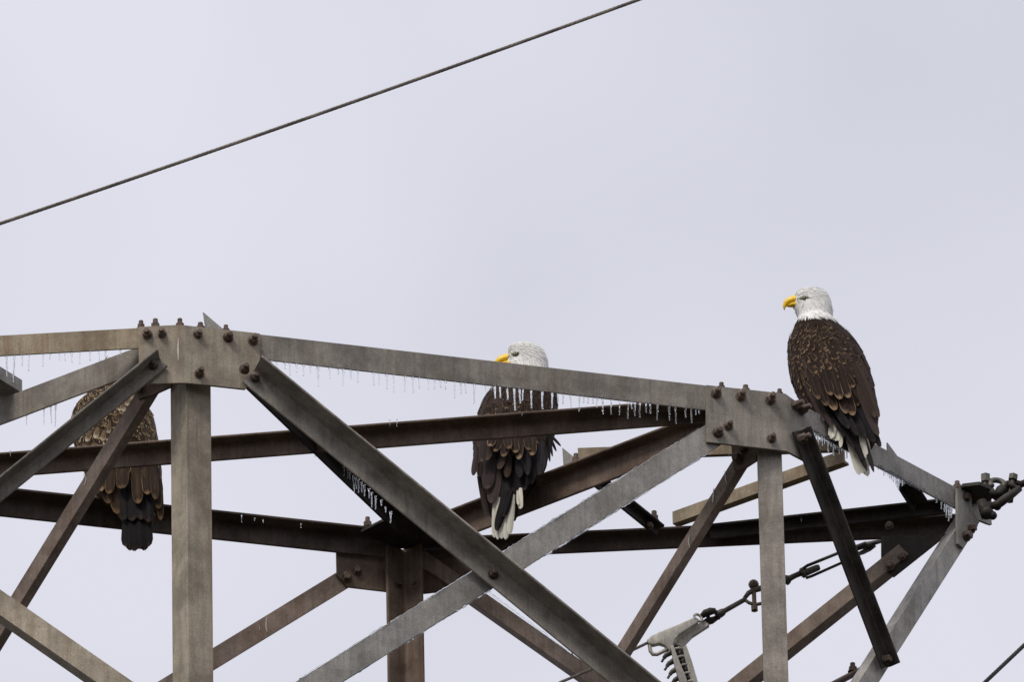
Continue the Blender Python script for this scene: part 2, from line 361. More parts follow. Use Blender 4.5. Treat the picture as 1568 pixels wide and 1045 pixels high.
# chords and plan bracing in the top frame
chord((287, 499.4), (1196, 603.7), 0.110, 0.095, False, S_MID)
chord((272, 499), (0, 514), 0.090, 0.085, False, S_TANB, e1=1.6)
chord((262, 512), (30, 600), 0.114, 0.05, False, S_GREY, dz=-0.013, e1=1.4)
chord((-60, 544), (34, 602), 0.058, 0.10, False, S_BLUE, 'brace', dz=0.012, e0=0.8, up=True)
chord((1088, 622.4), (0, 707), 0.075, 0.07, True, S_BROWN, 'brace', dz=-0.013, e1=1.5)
chord((600, 828), (0, 763), 0.085, 0.09, True, S_SHADED, e1=1.6)
chord((618, 838), (1466, 799.5), 0.065, 0.066, True, S_SHADED, dz=-0.002)
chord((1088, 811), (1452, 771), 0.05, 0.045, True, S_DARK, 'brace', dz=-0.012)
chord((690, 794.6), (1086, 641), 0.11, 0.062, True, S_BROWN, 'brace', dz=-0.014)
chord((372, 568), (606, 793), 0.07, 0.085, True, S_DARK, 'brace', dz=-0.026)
chord((1213, 612), (1472, 751), 0.098, 0.085, False, S_BLUE, e1=0.02)
chord((1030, 803), (1292, 708), 0.056, 0.036, False, S_TANB, 'brace', dz=0.012, up=True)
chord((885, 704), (1288, 690), 0.052, 0.02, False, S_TANB, 'brace', dz=0.025, up=True)
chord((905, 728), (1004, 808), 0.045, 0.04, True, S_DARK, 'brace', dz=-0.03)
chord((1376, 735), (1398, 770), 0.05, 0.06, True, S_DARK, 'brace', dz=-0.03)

# legs
def leg(px, y, a, wa, b, wb, mat, ztop):
    p = aty(*px, y); return angle('leg', Vector((p.x, p.y, ztop)), Vector((p.x, p.y, 0)), a, wa, b, wb, mat, tk=0.011)
leg((285, 590), A0.y + 0.035, Vector((-0.56, 0.83, 0)), 0.112, Vector((0.83, 0.56, 0)), 0.112, S_TAN, ZT - 0.03)
leg((1159.5, 690), PBC.p.y + 0.02, XH, 0.094, YH, 0.094, S_GREY, ZT - 0.03)
leg((621, 900), D0.y - 0.01, Vector((-0.78, -0.62, 0)), 0.098, Vector((0.72, -0.69, 0)), 0.098, S_BROWN, ZT - 0.03)

# face bracing
brace(PAB, 0.024, (400, 574), (993, 1060), (860, 988), 'up', 0.115, True, S_GREY, e0=0.03, e1=0.7)
brace(PAB, -0.003, (1098, 640), (455, 1043.5), (653.4, 964.7), 'up', 0.08, False, S_BLUE, e1=0.8)
brace(PAL, 0.024, (239, 552), (0, 746), (0, 771), 'up', 0.075, True, S_MID, e0=0.012, e1=1.0)
brace(PAM, -0.02, (222, 579), (16.5, 914), (145, 739), 'lo', 0.045, False, S_PINK, e0=0.0, e1=0.8)
brace(PAL, -0.002, (201, 1043), (0, 903), (0, 943), 'lo', 0.08, False, S_TAN, e0=0.9, e1=1.0)
brace(PBD, 0.03, (1129, 693), (939.5, 999), (1080, 800), 'lo', 0.04, False, S_PINK, e0=0.0, e1=0.06)
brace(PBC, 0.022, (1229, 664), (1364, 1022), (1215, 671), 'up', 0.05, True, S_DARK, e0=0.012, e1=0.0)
brace(PBC, 0.0, (1481, 783), (1316, 1043), (1349, 1041), 'up', 0.06, False, S_BLUE, e1=0.9)
brace(PDC, 0.012, (1376, 834), (1117, 1042), (1204, 999), 'lo', 0.07, False, S_PINK, e0=0.0, e1=0.9)
brace(PDL, 0.008, (540, 862), (238, 1047), (440, 958), 'up', 0.06, False, S_PINK, e1=0.8)
brace(PDC, 0.010, (650, 843), (860, 991), (860, 1018), 'lo', 0.07, False, S_PINK, e0=0.0, e1=0.9)
brace(PBC, -0.2, (1330, 1015), (1240, 1062), (1270, 1058), 'up', 0.06, True, S_BROWN, e1=0.5)

# bolts
def bolt_mesh(name, head):
    mb = MB(); o = Vector()
    mb.add(*cyl(o, Vector((0, 0, 0.004)), 0.021, 14))
    if head:
        mb.add(*cyl(Vector((0, 0, 0.004)), Vector((0, 0, 0.018)), 0.0165, 6)); mb.add(*cyl(Vector((0, 0, 0.018)), Vector((0, 0, 0.020)), 0.0165, 6, 0.013))
    else:
        mb.add(*cyl(Vector((0, 0, 0.004)), Vector((0, 0, 0.022)), 0.0175, 6)); mb.add(*cyl(Vector((0, 0, 0.022)), Vector((0, 0, 0.024)), 0.0175, 6, 0.0145))
        mb.add(*cyl(Vector((0, 0, 0.024)), Vector((0, 0, 0.040)), 0.0105, 10)); mb.add(*cyl(Vector((0, 0, 0.040)), Vector((0, 0, 0.042)), 0.0105, 10, 0.008))
    return mesh_from(name, mb.v, mb.f, S_BOLT)
BOLT, BHEAD = bolt_mesh('bolt', False), bolt_mesh('bolt_head', True)
def bolt(p, n, parent, head=False, s=1.0):
    o = bpy.data.objects.new('bolt', BHEAD if head else BOLT)
    q = n.to_track_quat('Z', 'Y').to_matrix().to_4x4() @ Matrix.Rotation(random.uniform(0, 6.28), 4, 'Z')
    q = Matrix.Rotation(random.uniform(-0.05, 0.05), 4, 'X') @ q
    link(o, parent); o.rotation_euler = q.to_euler(); o.location = p - wpos(parent); k = s * random.uniform(.9, 1.08); o.scale = (k, k, k * random.uniform(.85, 1.25))
    return o
# plates
def columns_plate(name, cols, tk, mat):
    """plate through vertical columns (top point, bottom point, normal)."""
    top = [c[0] for c in cols]; bot = [c[1] for c in cols]; nn = [c[2] for c in cols]; n = len(cols)
    vs = top + bot + [p - k * tk for p, k in zip(top, nn)] + [p - k * tk for p, k in zip(bot, nn)]
    fs = []
    for i in range(n - 1):
        fs += [[i, i + 1, n + i + 1, n + i], [2 * n + i, 3 * n + i, 3 * n + i + 1, 2 * n + i + 1],
               [i, 2 * n + i, 2 * n + i + 1, i + 1], [n + i, n + i + 1, 3 * n + i + 1, 3 * n + i]]
    fs += [[0, n, 3 * n, 2 * n], [n - 1, 3 * n - 1, 4 * n - 1, 2 * n - 1]]
    o = mesh_obj(name, vs, fs, mat, TOWER)
    for p in o.data.polygons: p.use_smooth = True
    o.data.set_sharp_from_angle(angle=R(45)); return o
def flat_plate(name, pts, n, tk, mat, parent=None):
    k = len(pts); vs = list(pts) + [p - n * tk for p in pts]
    fs = [list(range(k)), [2 * k - 1 - i for i in range(k)]] + [[i, (i + 1) % k, k + (i + 1) % k, k + i] for i in range(k)]
    return mesh_obj(name, vs, fs, mat, parent or TOWER)
TK = 0.011
nb = (PAL.n + PAB.n).normalized()
lf = lambda u, a, c: (PAL.pt(u, a, TK + .001), PAL.pt(u, c, TK + .001), PAL.n)
rf = lambda u, a, c: (PAB.pt(u, a, TK + .001), PAB.pt(u, c, TK + .001), PAB.n)
plA = columns_plate('gusset_plate', [lf(212.5, 501, 557), lf(227, 500, 588), lf(262, 498.3, 587), lf(271, 497.8, 586.6),
     (PAB.pt(279, 498, TK), PAB.pt(279, 586.6, TK), nb), rf(287, 498.8, 586.8), rf(297, 500, 587.8), rf(319, 502, 589.8), rf(376, 508.5, 596), rf(398, 511, 549)], TK, S_TAN)
for u, v in ((225.3, 513), (248, 512)): bolt(PAL.pt(u, v, TK), PAL.n, plA)
bolt(PAL.pt(235, 560.5, 0.034), PAL.n, plA)
for u, v in ((303, 513), (349, 518), (387.5, 522), (305, 573.5)): bolt(PAB.pt(u, v, TK), PAB.n, plA)
for u, v in ((374, 566.5), (390, 580)): bolt(PAB.pt(u, v, 0.034), PAB.n, plA)
for u, v in ((216, 505), (238, 504), (275.5, 504), (307, 507), (346, 511)): bolt(onz(u, v, ZT + 0.001), ZH, plA, s=.9)
nc = (PAB.n + PBC.n).normalized()
rb = lambda u, a, c: (PAB.pt(u, a, TK + .001), PAB.pt(u, c, TK + .001), PAB.n)
sb = lambda u, a, c: (PBC.pt(u, a, TK + .001), PBC.pt(u, c, TK + .001), PBC.n)
plB = columns_plate('gusset_plate', [rb(1081.5, 590, 676.8), rb(1130, 595.3, 682.3), rb(1185, 601.3, 688.5), rb(1196, 602.5, 690),
     (PAB.pt(1203, 603.4, TK + .004), PAB.pt(1204, 691, TK + .004), nc), sb(1209, 608, 693), sb(1216, 613, 697), sb(1233, 625, 706)], TK, S_GREY)
for u, v in ((1096, 604), (1134, 608.5), (1179, 613.5), (1115, 654), (1099, 664), (1181, 673)): bolt(PAB.pt(u, v, TK), PAB.n, plB)
for u, v in ((1216, 622), (1225.5, 629)): bolt(PBC.pt(u, v, TK), PBC.n, plB, s=1.1)
bolt(PBC.pt(1225.5, 673, 0.03), PBC.n, plB)
for u, v in ((1105, 599), (1142, 603), (1194, 609)): bolt(onz(u, v, ZT + 0.001), ZH, plB, s=.9)
# small gusset under plate B, and the one under plate A
gB = flat_plate('gusset_plate', [PBD.pt(*p, 0.045) for p in ((1119, 678), (1160, 680), (1157, 706), (1135, 720), (1124, 720))], PBD.n, 0.01, S_BROWN)
for u, v in ((1139.5, 689), (1130.5, 703)): bolt(PBD.pt(u, v, 0.046), PBD.n, gB, True)
gA = flat_plate('gusset_plate', [PAM.pt(*p, -0.008) for p in ((205, 575), (262, 570), (262, 592), (231, 606), (212, 611))], PAM.n, 0.01, S_BROWN)
bolt(PAM.pt(215.5, 598, -0.008), PAM.n, gA, True)
# rear node: side plates and the level plate over the leg
gD = flat_plate('gusset_plate', [PDL.pt(*p, 0.022) for p in ((515, 840), (601, 845), (600, 907), (532, 899), (516, 881))], PDL.n, 0.01, S_BROWN)
for u, v in ((530, 885), (546, 875)): bolt(PDL.pt(u, v, 0.023), PDL.n, gD, True)
gE = flat_plate('gusset_plate', [PDC.pt(*p, -0.012) for p in ((640, 838), (720, 838), (722, 880), (690, 904), (648, 909))], PDC.n, 0.01, S_BROWN)
for u, v in ((611, 894), (637, 894)): bolt(aty(u, v, D0.y - 0.052), Vector((0.62 if u < 621 else -0.69, -0.75, 0)), gE, True, 0.85)
gT = flat_plate('gusset_plate', [onz(*p, ZT - 0.022) for p in ((553, 812), (584, 796), (636, 786), (706, 794), (718, 812), (690, 834), (606, 838))], ZH, 0.010, S_DARK)  # enlarged and near-black, its colour carries the shade under the node
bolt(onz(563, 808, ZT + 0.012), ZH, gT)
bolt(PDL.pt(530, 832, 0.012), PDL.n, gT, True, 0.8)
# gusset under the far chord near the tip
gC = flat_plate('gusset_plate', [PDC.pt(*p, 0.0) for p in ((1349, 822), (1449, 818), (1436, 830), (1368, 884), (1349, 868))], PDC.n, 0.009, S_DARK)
for u, v in ((1363, 868), (1381, 853)): bolt(PDC.pt(u, v, 0.013), PDC.n, gC, True, 0.9)
bolt(PDC.pt(1362, 806, 0.06), PDC.n, gC, True, 0.8)
# bolts where bars cross
def member_bolt(u, v, pl, off, head=False, s=1.0): return bolt(pl.pt(u, v, off), pl.n, TOWER, head, s)
member_bolt(755, 881, PAB, 0.034); member_bolt(1356, 1012, PBC, 0.032, True)
bolt(PBC.pt(1306, 1030, -0.172), ZH, TOWER)
bolt(onz(1002, 800, ZT + 0.002), ZH, TOWER); bolt(onz(882, 711, ZT - 0.012), ZH, TOWER, s=.85)
member_bolt(995, 806, PDC, 0.07, True, 0.7); 
# small upright fin plates on the top frame
def fin(pts, yoff_pl, off): flat_plate('fin_plate', [yoff_pl.pt(*p, off) for p in pts], yoff_pl.n, 0.006, S_BLUE)
fin(((311, 478), (344, 506), (316, 512)), PAB, -0.06)
yb_ = onz(880, 704, ZT).y + 0.10
flat_plate('fin_plate', [aty(u, v, yb_) for u, v in ((861, 686), (881, 702), (863, 718))], -YH, 0.006, S_BLUE)
fin(((1359, 678), (1378, 704), (1360, 706)), PBC, -0.05)
# tip: vertical end plate, level lug plate
NC = PBC.n
gTip = flat_plate('gusset_plate', [PBC.pt(*p, 0.016) for p in ((1466, 748), (1478, 744), (1487, 757), (1489, 783), (1500, 800), (1487, 822), (1475, 840), (1467, 833))], NC, 0.012, S_BLUE)
for u, v in ((1479, 762), (1487, 811), (1479, 822)): bolt(PBC.pt(u, v, 0.017), NC, gTip, True)
zt2 = ZT + 0.004
lug = flat_plate('lug_plate', [onz(*p, zt2) for p in ((1462, 756), (1474, 741), (1500, 738), (1518, 746), (1523, 756), (1514, 764), (1490, 768))], ZH, 0.014, S_DARK)
bolt(onz(1466, 750, zt2), ZH, lug)
flat_plate('lug_plate', [PBC.pt(*p, -0.035) for p in ((1486, 756), (1518, 758), (1519, 782), (1508, 794), (1494, 786))], NC, 0.014, S_DARK)  # added web plate, its dark colour stands for the shade beneath the lug
lug2 = flat_plate('lug_plate', [PBC.pt(*p, -0.012) for p in ((1484, 790), (1496, 772), (1516, 778), (1519, 804), (1512, 802), (1500, 797), (1492, 800))], NC, 0.012, S_BLUE)

# ------------------------------------------------------------------ line hardware
yC = onz(1490, 752, ZT).y
def P(u, v, y): return aty(u, v, y)
t1 = thing('shackle', 'grey bow shackle with thick pin through the tower tip lug, nearest the steel end plate', 'shackle', P(1520, 750, yC), 'tip chain')
mb = MB(); c = P(1527, 742, yC)
mb.add(*torus(c, Vector((0.15, -0.9, 0.45)), 0.028, 0.0115, 22, 9, R(-40), R(220)))
pts = [P(u, v, yC - 0.02 + k * 0.004) for k, (u, v) in enumerate(((1517, 752), (1522, 758), (1530, 757), (1540, 750)))]
mb.build('bow', S_HW, t1, True); mb = MB(); mb.add(*tube(pts, 0.016, 10)); mb.build('arm', S_DARK, t1, True)
mb = MB(); p, q = P(1508, 748, yC), P(1509, 730, yC); mb.add(*cyl(p, q, 0.0105, 12)); mb.add(*cyl(q - ZH * 0.026, q + ZH * 0.006, 0.020, 6)); mb.build('pin', S_HW, t1)
mb = MB(); p, q = P(1503, 768, yC - 0.02), P(1510, 792, yC - 0.02); mb.add(*cyl(p, q, 0.02, 12)); mb.add(*ball(P(1511, 786, yC - 0.02), 0.028)); mb.add(*ball(P(1520, 790, yC - 0.02), 0.018)); mb.add(*ball(P(1527, 776, yC - 0.02), 0.017)); mb.build('nut', S_DARK, t1, True)
t2 = thing('shackle', 'dark shackle with bolt head on top, outermost of the tower tip chain', 'shackle', P(1545, 755, yC), 'tip chain')
mb = MB()
mb.add(*tube([P(u, v, yC + 0.01) for u, v in ((1523, 764), (1532, 752), (1544, 744), (1556, 742), (1564, 742))], [0.015, 0.021, 0.021, 0.018, 0.013], 10))
mb.add(*tube([P(u, v, yC - 0.03) for u, v in ((1517, 776), (1528, 773), (1540, 764), (1550, 757), (1562, 748))], [0.014, 0.018, 0.018, 0.016, 0.013], 10))
mb.add(*torus(P(1553, 744, yC - 0.01), Vector((0.5, -0.6, 0.6)), 0.024, 0.010, 20, 8)); mb.build('bow', S_DARK, t2, True)
mb = MB(); p, q = P(1545, 768, yC - 0.01), P(1552, 728, yC - 0.01)
mb.add(*cyl(p, q, 0.009, 10)); mb.add(*cyl(q, q + (q - p).normalized() * -0.022, 0.019, 6)); mb.add(*cyl(p, p + (q - p).normalized() * 0.02, 0.018, 6)); mb.build('pin', S_HW, t2)
t3 = thing('guy_rod', 'dark rod leaving the picture right of the tower tip shackles', 'rod', P(1568, 741, yC), None)
mb = MB(); mb.add(*tube([P(u, v, yC) for u, v in ((1560, 744), (1575, 737), (1620, 716), (1700, 680))], [0.014, 0.013, 0.011, 0.011], 10)); mb.build('rod', S_DARK, t3, True)

yH = onz(1345, 812, ZT).y + 0.06
def px3(l, dy=0): return [P(u, v, yH + dy) for u, v in l]
lk = thing('turnbuckle', 'long two-rod steel link hung under the far chord right of the front post', 'turnbuckle', P(1345, 832, yH))
mb = MB()
mb.add(*tube(px3(((1229, 872), (1236, 867), (1285, 847), (1326, 832)), -0.012), 0.0068, 8)); mb.build('rod', S_HW, lk, True)
mb = MB(); mb.add(*tube(px3(((1234, 886), (1243, 883), (1290, 862), (1330, 843)), 0.012), 0.0060, 8)); mb.build('rod', S_HW, lk, True)
mb = MB(); mb.add(*torus(P(1229, 878, yH), (P(1240, 874, yH) - P(1228, 879, yH)), 0.014, 0.008, 16, 8))
mb.add(*tube(px3(((1230, 879), (1240, 875), (1252, 870), (1255, 869))), [0.015, 0.014, 0.013, 0.010], 10)); mb.build('yoke', S_HW, lk, True)
mb = MB(); mb.add(*tube(px3(((1310, 842), (1318, 838), (1328, 835), (1338, 832), (1350, 829))), [0.008, 0.012, 0.013, 0.010, 0.008], 10))
mb.add(*tube(px3(((1312, 850), (1322, 846), (1332, 841), (1340, 836)), 0.02), [0.007, 0.010, 0.010, 0.007], 8)); mb.build('clevis', S_HW, lk, True)
sh = thing('shackle', 'rusty-headed bolt shackle beside the front post joining clamp rod and long link', 'shackle', P(1152, 910, yH))
mb = MB(); mb.add(*tube(px3(((1140, 917), (1146, 909), (1156, 904), (1168, 901), (1182, 896))), [0.008, 0.010, 0.012, 0.012, 0.010], 10))
mb.add(*tube(px3(((1140, 919), (1147, 924), (1156, 927), (1166, 925), (1182, 915))), 0.0075, 8)); mb.add(*tube(px3(((1180, 903), (1195, 893), (1203, 889))), 0.012, 10)); mb.build('bow', S_HW, sh, True)
mb = MB(); p, q = P(1155.5, 935, yH), P(1154, 894, yH); mb.add(*cyl(p, q, 0.009, 10)); mb.add(*ball(P(1154, 896, yH), 0.021)); mb.add(*cyl(P(1155, 929, yH), P(1155.5, 936, yH), 0.0145, 6)); mb.build('pin', S_BOLT, sh)
ey = thing('eye_rod', 'short dark eye rod right of the front post, threaded into the long link', 'rod', P(1210, 886, yH))
mb = MB(); mb.add(*tube(px3(((1200, 891), (1206, 888), (1210, 886), (1218, 882), (1230, 877))), [0.012, 0.020, 0.012, 0.011, 0.012], 10)); mb.add(*torus(P(1204, 889, yH), Vector((.9, -.2, .3)), 0.014, 0.008, 14, 8)); mb.build('rod', S_HW, ey, True)
cr_ = thing('clevis_rod', 'grey ball-ended rod between the aluminium strain clamp and the shackle', 'rod', P(1100, 940, yH))
mb = MB(); mb.add(*tube(px3(((1096, 944), (1102, 941), (1107, 938), (1110, 936), (1142, 918))), [0.013, 0.017, 0.015, 0.0105, 0.0095], 12))
mb.add(*torus(P(1098, 942, yH), (P(1110, 936, yH) - P(1098, 942, yH)), 0.017, 0.0055, 16, 8)); mb.build('rod', S_HW, cr_, True)
mb = MB(); mb.add(*tube(px3(((1074, 945), (1080, 940), (1088, 937), (1096, 936)), -0.02), [0.010, 0.016, 0.016, 0.011], 8))
mb.add(*tube(px3(((1076, 956), (1082, 953), (1090, 951), (1098, 947)), 0.01), [0.010, 0.015, 0.015, 0.010], 8)); mb.add(*cyl(P(1083, 936, yH - .01), P(1086, 957, yH), 0.008, 8)); mb.build('clevis', S_DARK, cr_, True)
# strain clamp
cl = thing('strain_clamp', 'cast aluminium strain clamp with row of keeper bolts below the right front gusset', 'clamp', P(1035, 985, yH))
yF = yH - 0.03
def extr(pts, y0, y1):
    f_ = [P(u, v, y0) for u, v in pts]; dy = Vector((0, y1 - y0, 0)); n_ = len(pts)
    inset = []
    cc = sum(f_, Vector()) / n_
    vs = f_ + [p + dy for p in f_]
    return vs, [list(range(n_)), [2 * n_ - 1 - i for i in range(n_)]] + [[i, (i + 1) % n_, n_ + (i + 1) % n_, n_ + i] for i in range(n_)]
mb = MB(); mb.add(*extr(((1064, 945), (1040, 956), (1010, 968), (996, 975), (991, 981), (992, 986), (1000, 988), (1009, 986), (1016, 988), (1021, 992), (1026, 999), (1029, 992), (1034, 979), (1041, 971), (1068, 954), (1070, 948)), yF - 0.012, yF + 0.012))
o = mb.build('body', S_ALU, cl)
bv = o.modifiers.new('b', 'BEVEL'); bv.width = 0.004; bv.segments = 3; bv.limit_method = 'ANGLE'; bv.angle_limit = R(50)
for p in o.data.polygons: p.use_smooth = True
mb = MB(); mb.add(*extr(((1068, 956), (1042, 973), (1032, 986), (1044, 991), (1053, 981), (1060, 974), (1086, 957), (1080, 952)), yF + 0.02, yF + 0.045)); mb.build('web', S_ALU, cl)
mb = MB(); mb.add(*tube([P(u, v, yF) for u, v in ((994, 981), (995, 990), (996, 998), (1000, 1003), (1006, 1003), (1014, 999), (1022, 995))], [0.0095, 0.0085, 0.008, 0.008, 0.008, 0.008, 0.008], 10)); mb.build('loop', S_ALU, cl, True)
mb = MB(); mb.add(*torus(P(1069, 947, yF), Vector((0.5, -0.8, 0.2)), 0.017, 0.006, 18, 8)); mb.build('lug', S_ALU, cl, True)
mb = MB(); mb.add(*extr(((1027, 990), (1031, 989), (1042, 1018), (1050, 1036), (1056, 1060), (1046, 1060), (1036, 1030), (1030, 1008)), yF - 0.02, yF + 0.005)); mb.build('keeper_rail', S_ALU, cl)
mb = MB(); mb.add(*extr(((1045, 991), (1051, 989), (1059, 1012), (1067, 1039), (1072, 1060), (1063, 1060), (1056, 1035), (1049, 1010)), yF - 0.012, yF + 0.03)); mb.build('keeper_rail', S_ALU, cl)
mb = MB(); mb.add(*extr(((1031, 989), (1048, 990), (1066, 1060), (1048, 1060)), yF + 0.03, yF + 0.045)); mb.build('saddle', S_DARK, cl)  # dark floor plate added to darken the cavity between the rails
for k in range(5):
    du, dv = 4.6 * k, 12.6 * k
    mb = MB(); mb.add(*tube([P(1031 + du, 995 + dv, yF), P(1040 + du, 993 + dv, yF - 0.012), P(1047 + du, 994 + dv, yF - 0.004), P(1051 + du, 998 + dv, yF + 0.02)], [0.004, 0.0055, 0.0055, 0.004], 8))
    mb.build('keeper', S_ALU, cl)
    mb = MB(); mb.add(*cyl(P(1042 + du, 1000 + dv, yF + .02), P(1045 + du, 1001 + dv, yF - .006), 0.0105, 6)); mb.build('nut', S_HW, cl)
    mb = MB(); a_, b_ = P(1029 + du, 999 + dv, yF), P(1019 + du, 1005 + dv, yF)
    mb.add(*cyl(a_, b_, 0.012, 10, 0.0095)); d_ = Vector(P(1014 + du, 1013 + dv, yF) - P(1020 + du, 1003 + dv, yF))
    mb.add(*cyl(b_, b_ + d_ * 0.35, 0.0085, 6)); mb.add(*cyl(b_, b_ + d_ * 0.95, 0.0052, 8)); mb.build('bolt', S_HW, cl)

# ------------------------------------------------------------------ wires (stranded)
def strand(name, label, pts, r, lay, lobes=7, group=None, mat=None):
    # resample
    seg = 0.011; out_ = []; 
    for i in range(len(pts) - 1):
        n_ = max(1, int((pts[i + 1] - pts[i]).length / seg))
        for k in range(n_): out_.append(pts[i].lerp(pts[i + 1], k / n_))
    out_.append(pts[-1]); d = (pts[-1] - pts[0]).normalized(); a, b_ = frame(d); rings = []; s_ = 0.0
    K = lobes * 3
    for i, p in enumerate(out_):
        if i: s_ += (p - out_[i - 1]).length
        ring = []
        for k in range(K):
            th = 2 * math.pi * k / K; rr = r * (1.0 if k % 3 == 1 else (0.93 if k % 3 == 2 else 0.74))
            an = th + 2 * math.pi * s_ / lay
            ring.append(p + (a * math.cos(an) + b_ * math.sin(an)) * rr)
        rings.append(ring)
    vs, fs = rings_mesh(rings)
    o = mesh_obj(name, vs, fs, mat or S_WIRE, None, True); o['label'] = label; o['category'] = 'cable'
    if group: o['group'] = group
    return o
def sagged(p, q, sag, n_=24, e=0.6):
    L_ = []
    for i in range(n_ + 1):
        t_ = -e + (1 + 2 * e) * i / n_
        L_.append(p.lerp(q, t_) - ZH * sag * 4 * t_ * (1 - t_))
    return L_
yW = A0.y + 0.8
strand('overhead_wire', 'single stranded wire rising to the right through the empty sky above the tower', sagged(P(0, 342.5, yW), P(975, 0, yW + 1.2), 0.010), 0.0072, 0.16)
strand('overhead_wire', 'short dark wire crossing the bottom right corner of the picture', sagged(P(1568, 989, C0.y + .5), P(1508, 1046, C0.y + .3), 0.0, 4, 4.0), 0.0085, 0.17, mat=S_DARK)
strand('overhead_wire', 'thin wire running down left from the aluminium strain clamp behind the braces', sagged(P(994, 984, yF), P(860, 1045, yF - 0.3), 0.004, 6, 0.0) + [P(700, 1120, yF - 0.6)], 0.0062, 0.12)

# ------------------------------------------------------------------ icicles
def icicle_mesh(seed):
    rnd = random.Random(seed); n_ = 7; rings = []
    prof = [(0.0, 1.5), (-0.04, 1.2), (-0.15, 1.0)]
    t_ = 0.15
    while t_ < 0.86:
        t_ += rnd.uniform(0.05, 0.1); prof.append((-t_, (1.0 - 0.55 * t_) * rnd.uniform(0.65, 1.2)))
    prof += [(-0.92, 0.42), (-0.95, 0.66), (-0.975, 0.72), (-0.993, 0.5), (-1.0, 0.12)]
    ox = oy = 0.0
    for z, r_ in prof:
        ox += rnd.uniform(-.12, .12); oy += rnd.uniform(-.12, .12)
        rings.append([Vector((ox + r_ * math.cos(2 * math.pi * k / n_), oy + r_ * math.sin(2 * math.pi * k / n_), z)) for k in range(n_)])
    return mesh_from('icicle', *rings_mesh(rings), ICE, True)
ICM = [icicle_mesh(s_) for s_ in range(9)]
def icicle(p, ln, r_, label, group):
    o = bpy.data.objects.new('icicle', random.choice(ICM)); link(o, None, p + ZH * 0.002)
    o.scale = (r_, r_, ln); o.rotation_euler = (random.uniform(-.04, .04), random.uniform(-.04, .04), random.uniform(0, 6.28))
    o['label'] = label; o['category'] = 'icicle'; o['group'] = group
VPX = 346.0
def crust(name, label, pts, rad, seed):
    rnd = random.Random(seed); pp, rr = [], []
    for i in range(len(pts) - 1):
        n_ = int((pts[i + 1] - pts[i]).length / 0.012)
        for k in range(n_):
            pp.append(pts[i].lerp(pts[i + 1], k / n_) + Vector((rnd.gauss(0, .001), 0, rnd.gauss(0, .0012)))); rr.append(rad * (0.35 + 1.0 * max(0, mnoise.noise(pp[-1] * 9) + .35)) * rnd.uniform(.7, 1.3))
    o = mesh_obj(name, *tube(pp, rr, 6), ICE, None, True); o['label'] = label; o['category'] = 'ice'; o['kind'] = 'stuff'
crust('ice_film', 'rough white ice film along the lower edge of the pale rising diagonal', [PAB.pt(1084, 695, -.005), PAB.pt(653.4, 965, -.005), PAB.pt(500, 1059, -.005)], .0042, 3)
crust('ice_film', 'thin ice film along the upper edge of the pale rising diagonal', [PAB.pt(1070, 656.5, -.003), PAB.pt(455, 1043, -.003)], .0026, 4)
crust('ice_film', 'rough ice film along the lower edge of the right bar near the tower tip', [PBC.pt(1345, 715, -.004), PBC.pt(1462, 777, -.004)], .0042, 5)
crust('ice_film', 'ice film on the upper edge of the brown rear diagonal below the crossing', [PDC.pt(722, 889, .012), PDC.pt(880, 1005, .012)], .005, 6)
def dropping(pts, pl, off, w0, seed):
    rnd = random.Random(seed); vs, fs = [], []
    for i, (u, v) in enumerate(pts):
        w_ = w0 * rnd.uniform(.5, 1.3) * (1 if 0 < i < len(pts) - 1 else .5)
        for q in ((u - w_, v), (u + w_, v)): vs += [pl.pt(q[0], q[1], off + .0015), pl.pt(q[0], q[1], off - .001)]
    for i in range(len(pts) - 1):
        a = 4 * i; fs += [[a, a + 2, a + 6, a + 4], [a + 1, a + 5, a + 7, a + 3], [a, a + 4, a + 5, a + 1], [a + 2, a + 3, a + 7, a + 6]]
    fs += [[0, 1, 3, 2], [4 * len(pts) - 4, 4 * len(pts) - 2, 4 * len(pts) - 1, 4 * len(pts) - 3]]
    mesh_obj('dropping_streak', vs, fs, DROP, TOWER)
DROP = plain('chalky_white', (0.62, 0.60, 0.53), 0.8, 0.2)
for pts_, pl_, of_, w_ in ((((1110, 722), (1111, 735), (1113, 743)), PBD, .0315, 1.0), (((1093, 748), (1092, 760), (1091, 770)), PBD, .0315, 1.3), (((1056, 818), (1054, 830), (1056, 840)), PBD, .0315, .9),
      (((1034, 868), (1031, 876)), PBD, .0315, .9), (((128, 727), (132, 734), (129, 744)), PAM, -.0185, 1.0), (((133, 726), (127, 733)), PAM, -.0185, .8), (((408, 947), (407, 960), (409, 968)), PDL, .0095, 1.0), (((396, 957), (398, 966)), PDL, .0095, .8), (((273, 518), (272.5, 535), (273, 552)), PAL, TK + .0015, 1.2), (((1117, 690), (1116, 699)), PBD, .0315, .8)):
    dropping(pts_, pl_, of_, w_, int(pts_[0][0]))
UNITS = 'first second third fourth fifth sixth seventh eighth ninth'.split()
def nth(i):
    if i < 9: return UNITS[i]
    if i < 19: return 'tenth eleventh twelfth thirteenth fourteenth fifteenth sixteenth seventeenth eighteenth nineteenth'.split()[i - 9]
    t_, u_ = divmod(i + 1, 10)
    return {2: 'twentieth', 3: 'thirtieth'}[t_] if u_ == 0 else {2: 'twenty-', 3: 'thirty-'}[t_] + UNITS[u_ - 1]
def row(items, fpos, label, group, r_=(0.0028, 0.005)):
    for i, (u, ln) in enumerate(sorted(items)):
        p = fpos(u); icicle(p, max(ln, 5) / VPX, random.uniform(*r_), nth(i) + ' ' + label, group)
AB_ = lambda u: PAB.pt(u, 553 + (u - 400) * 0.1088, -0.004) + ZH * 0.002
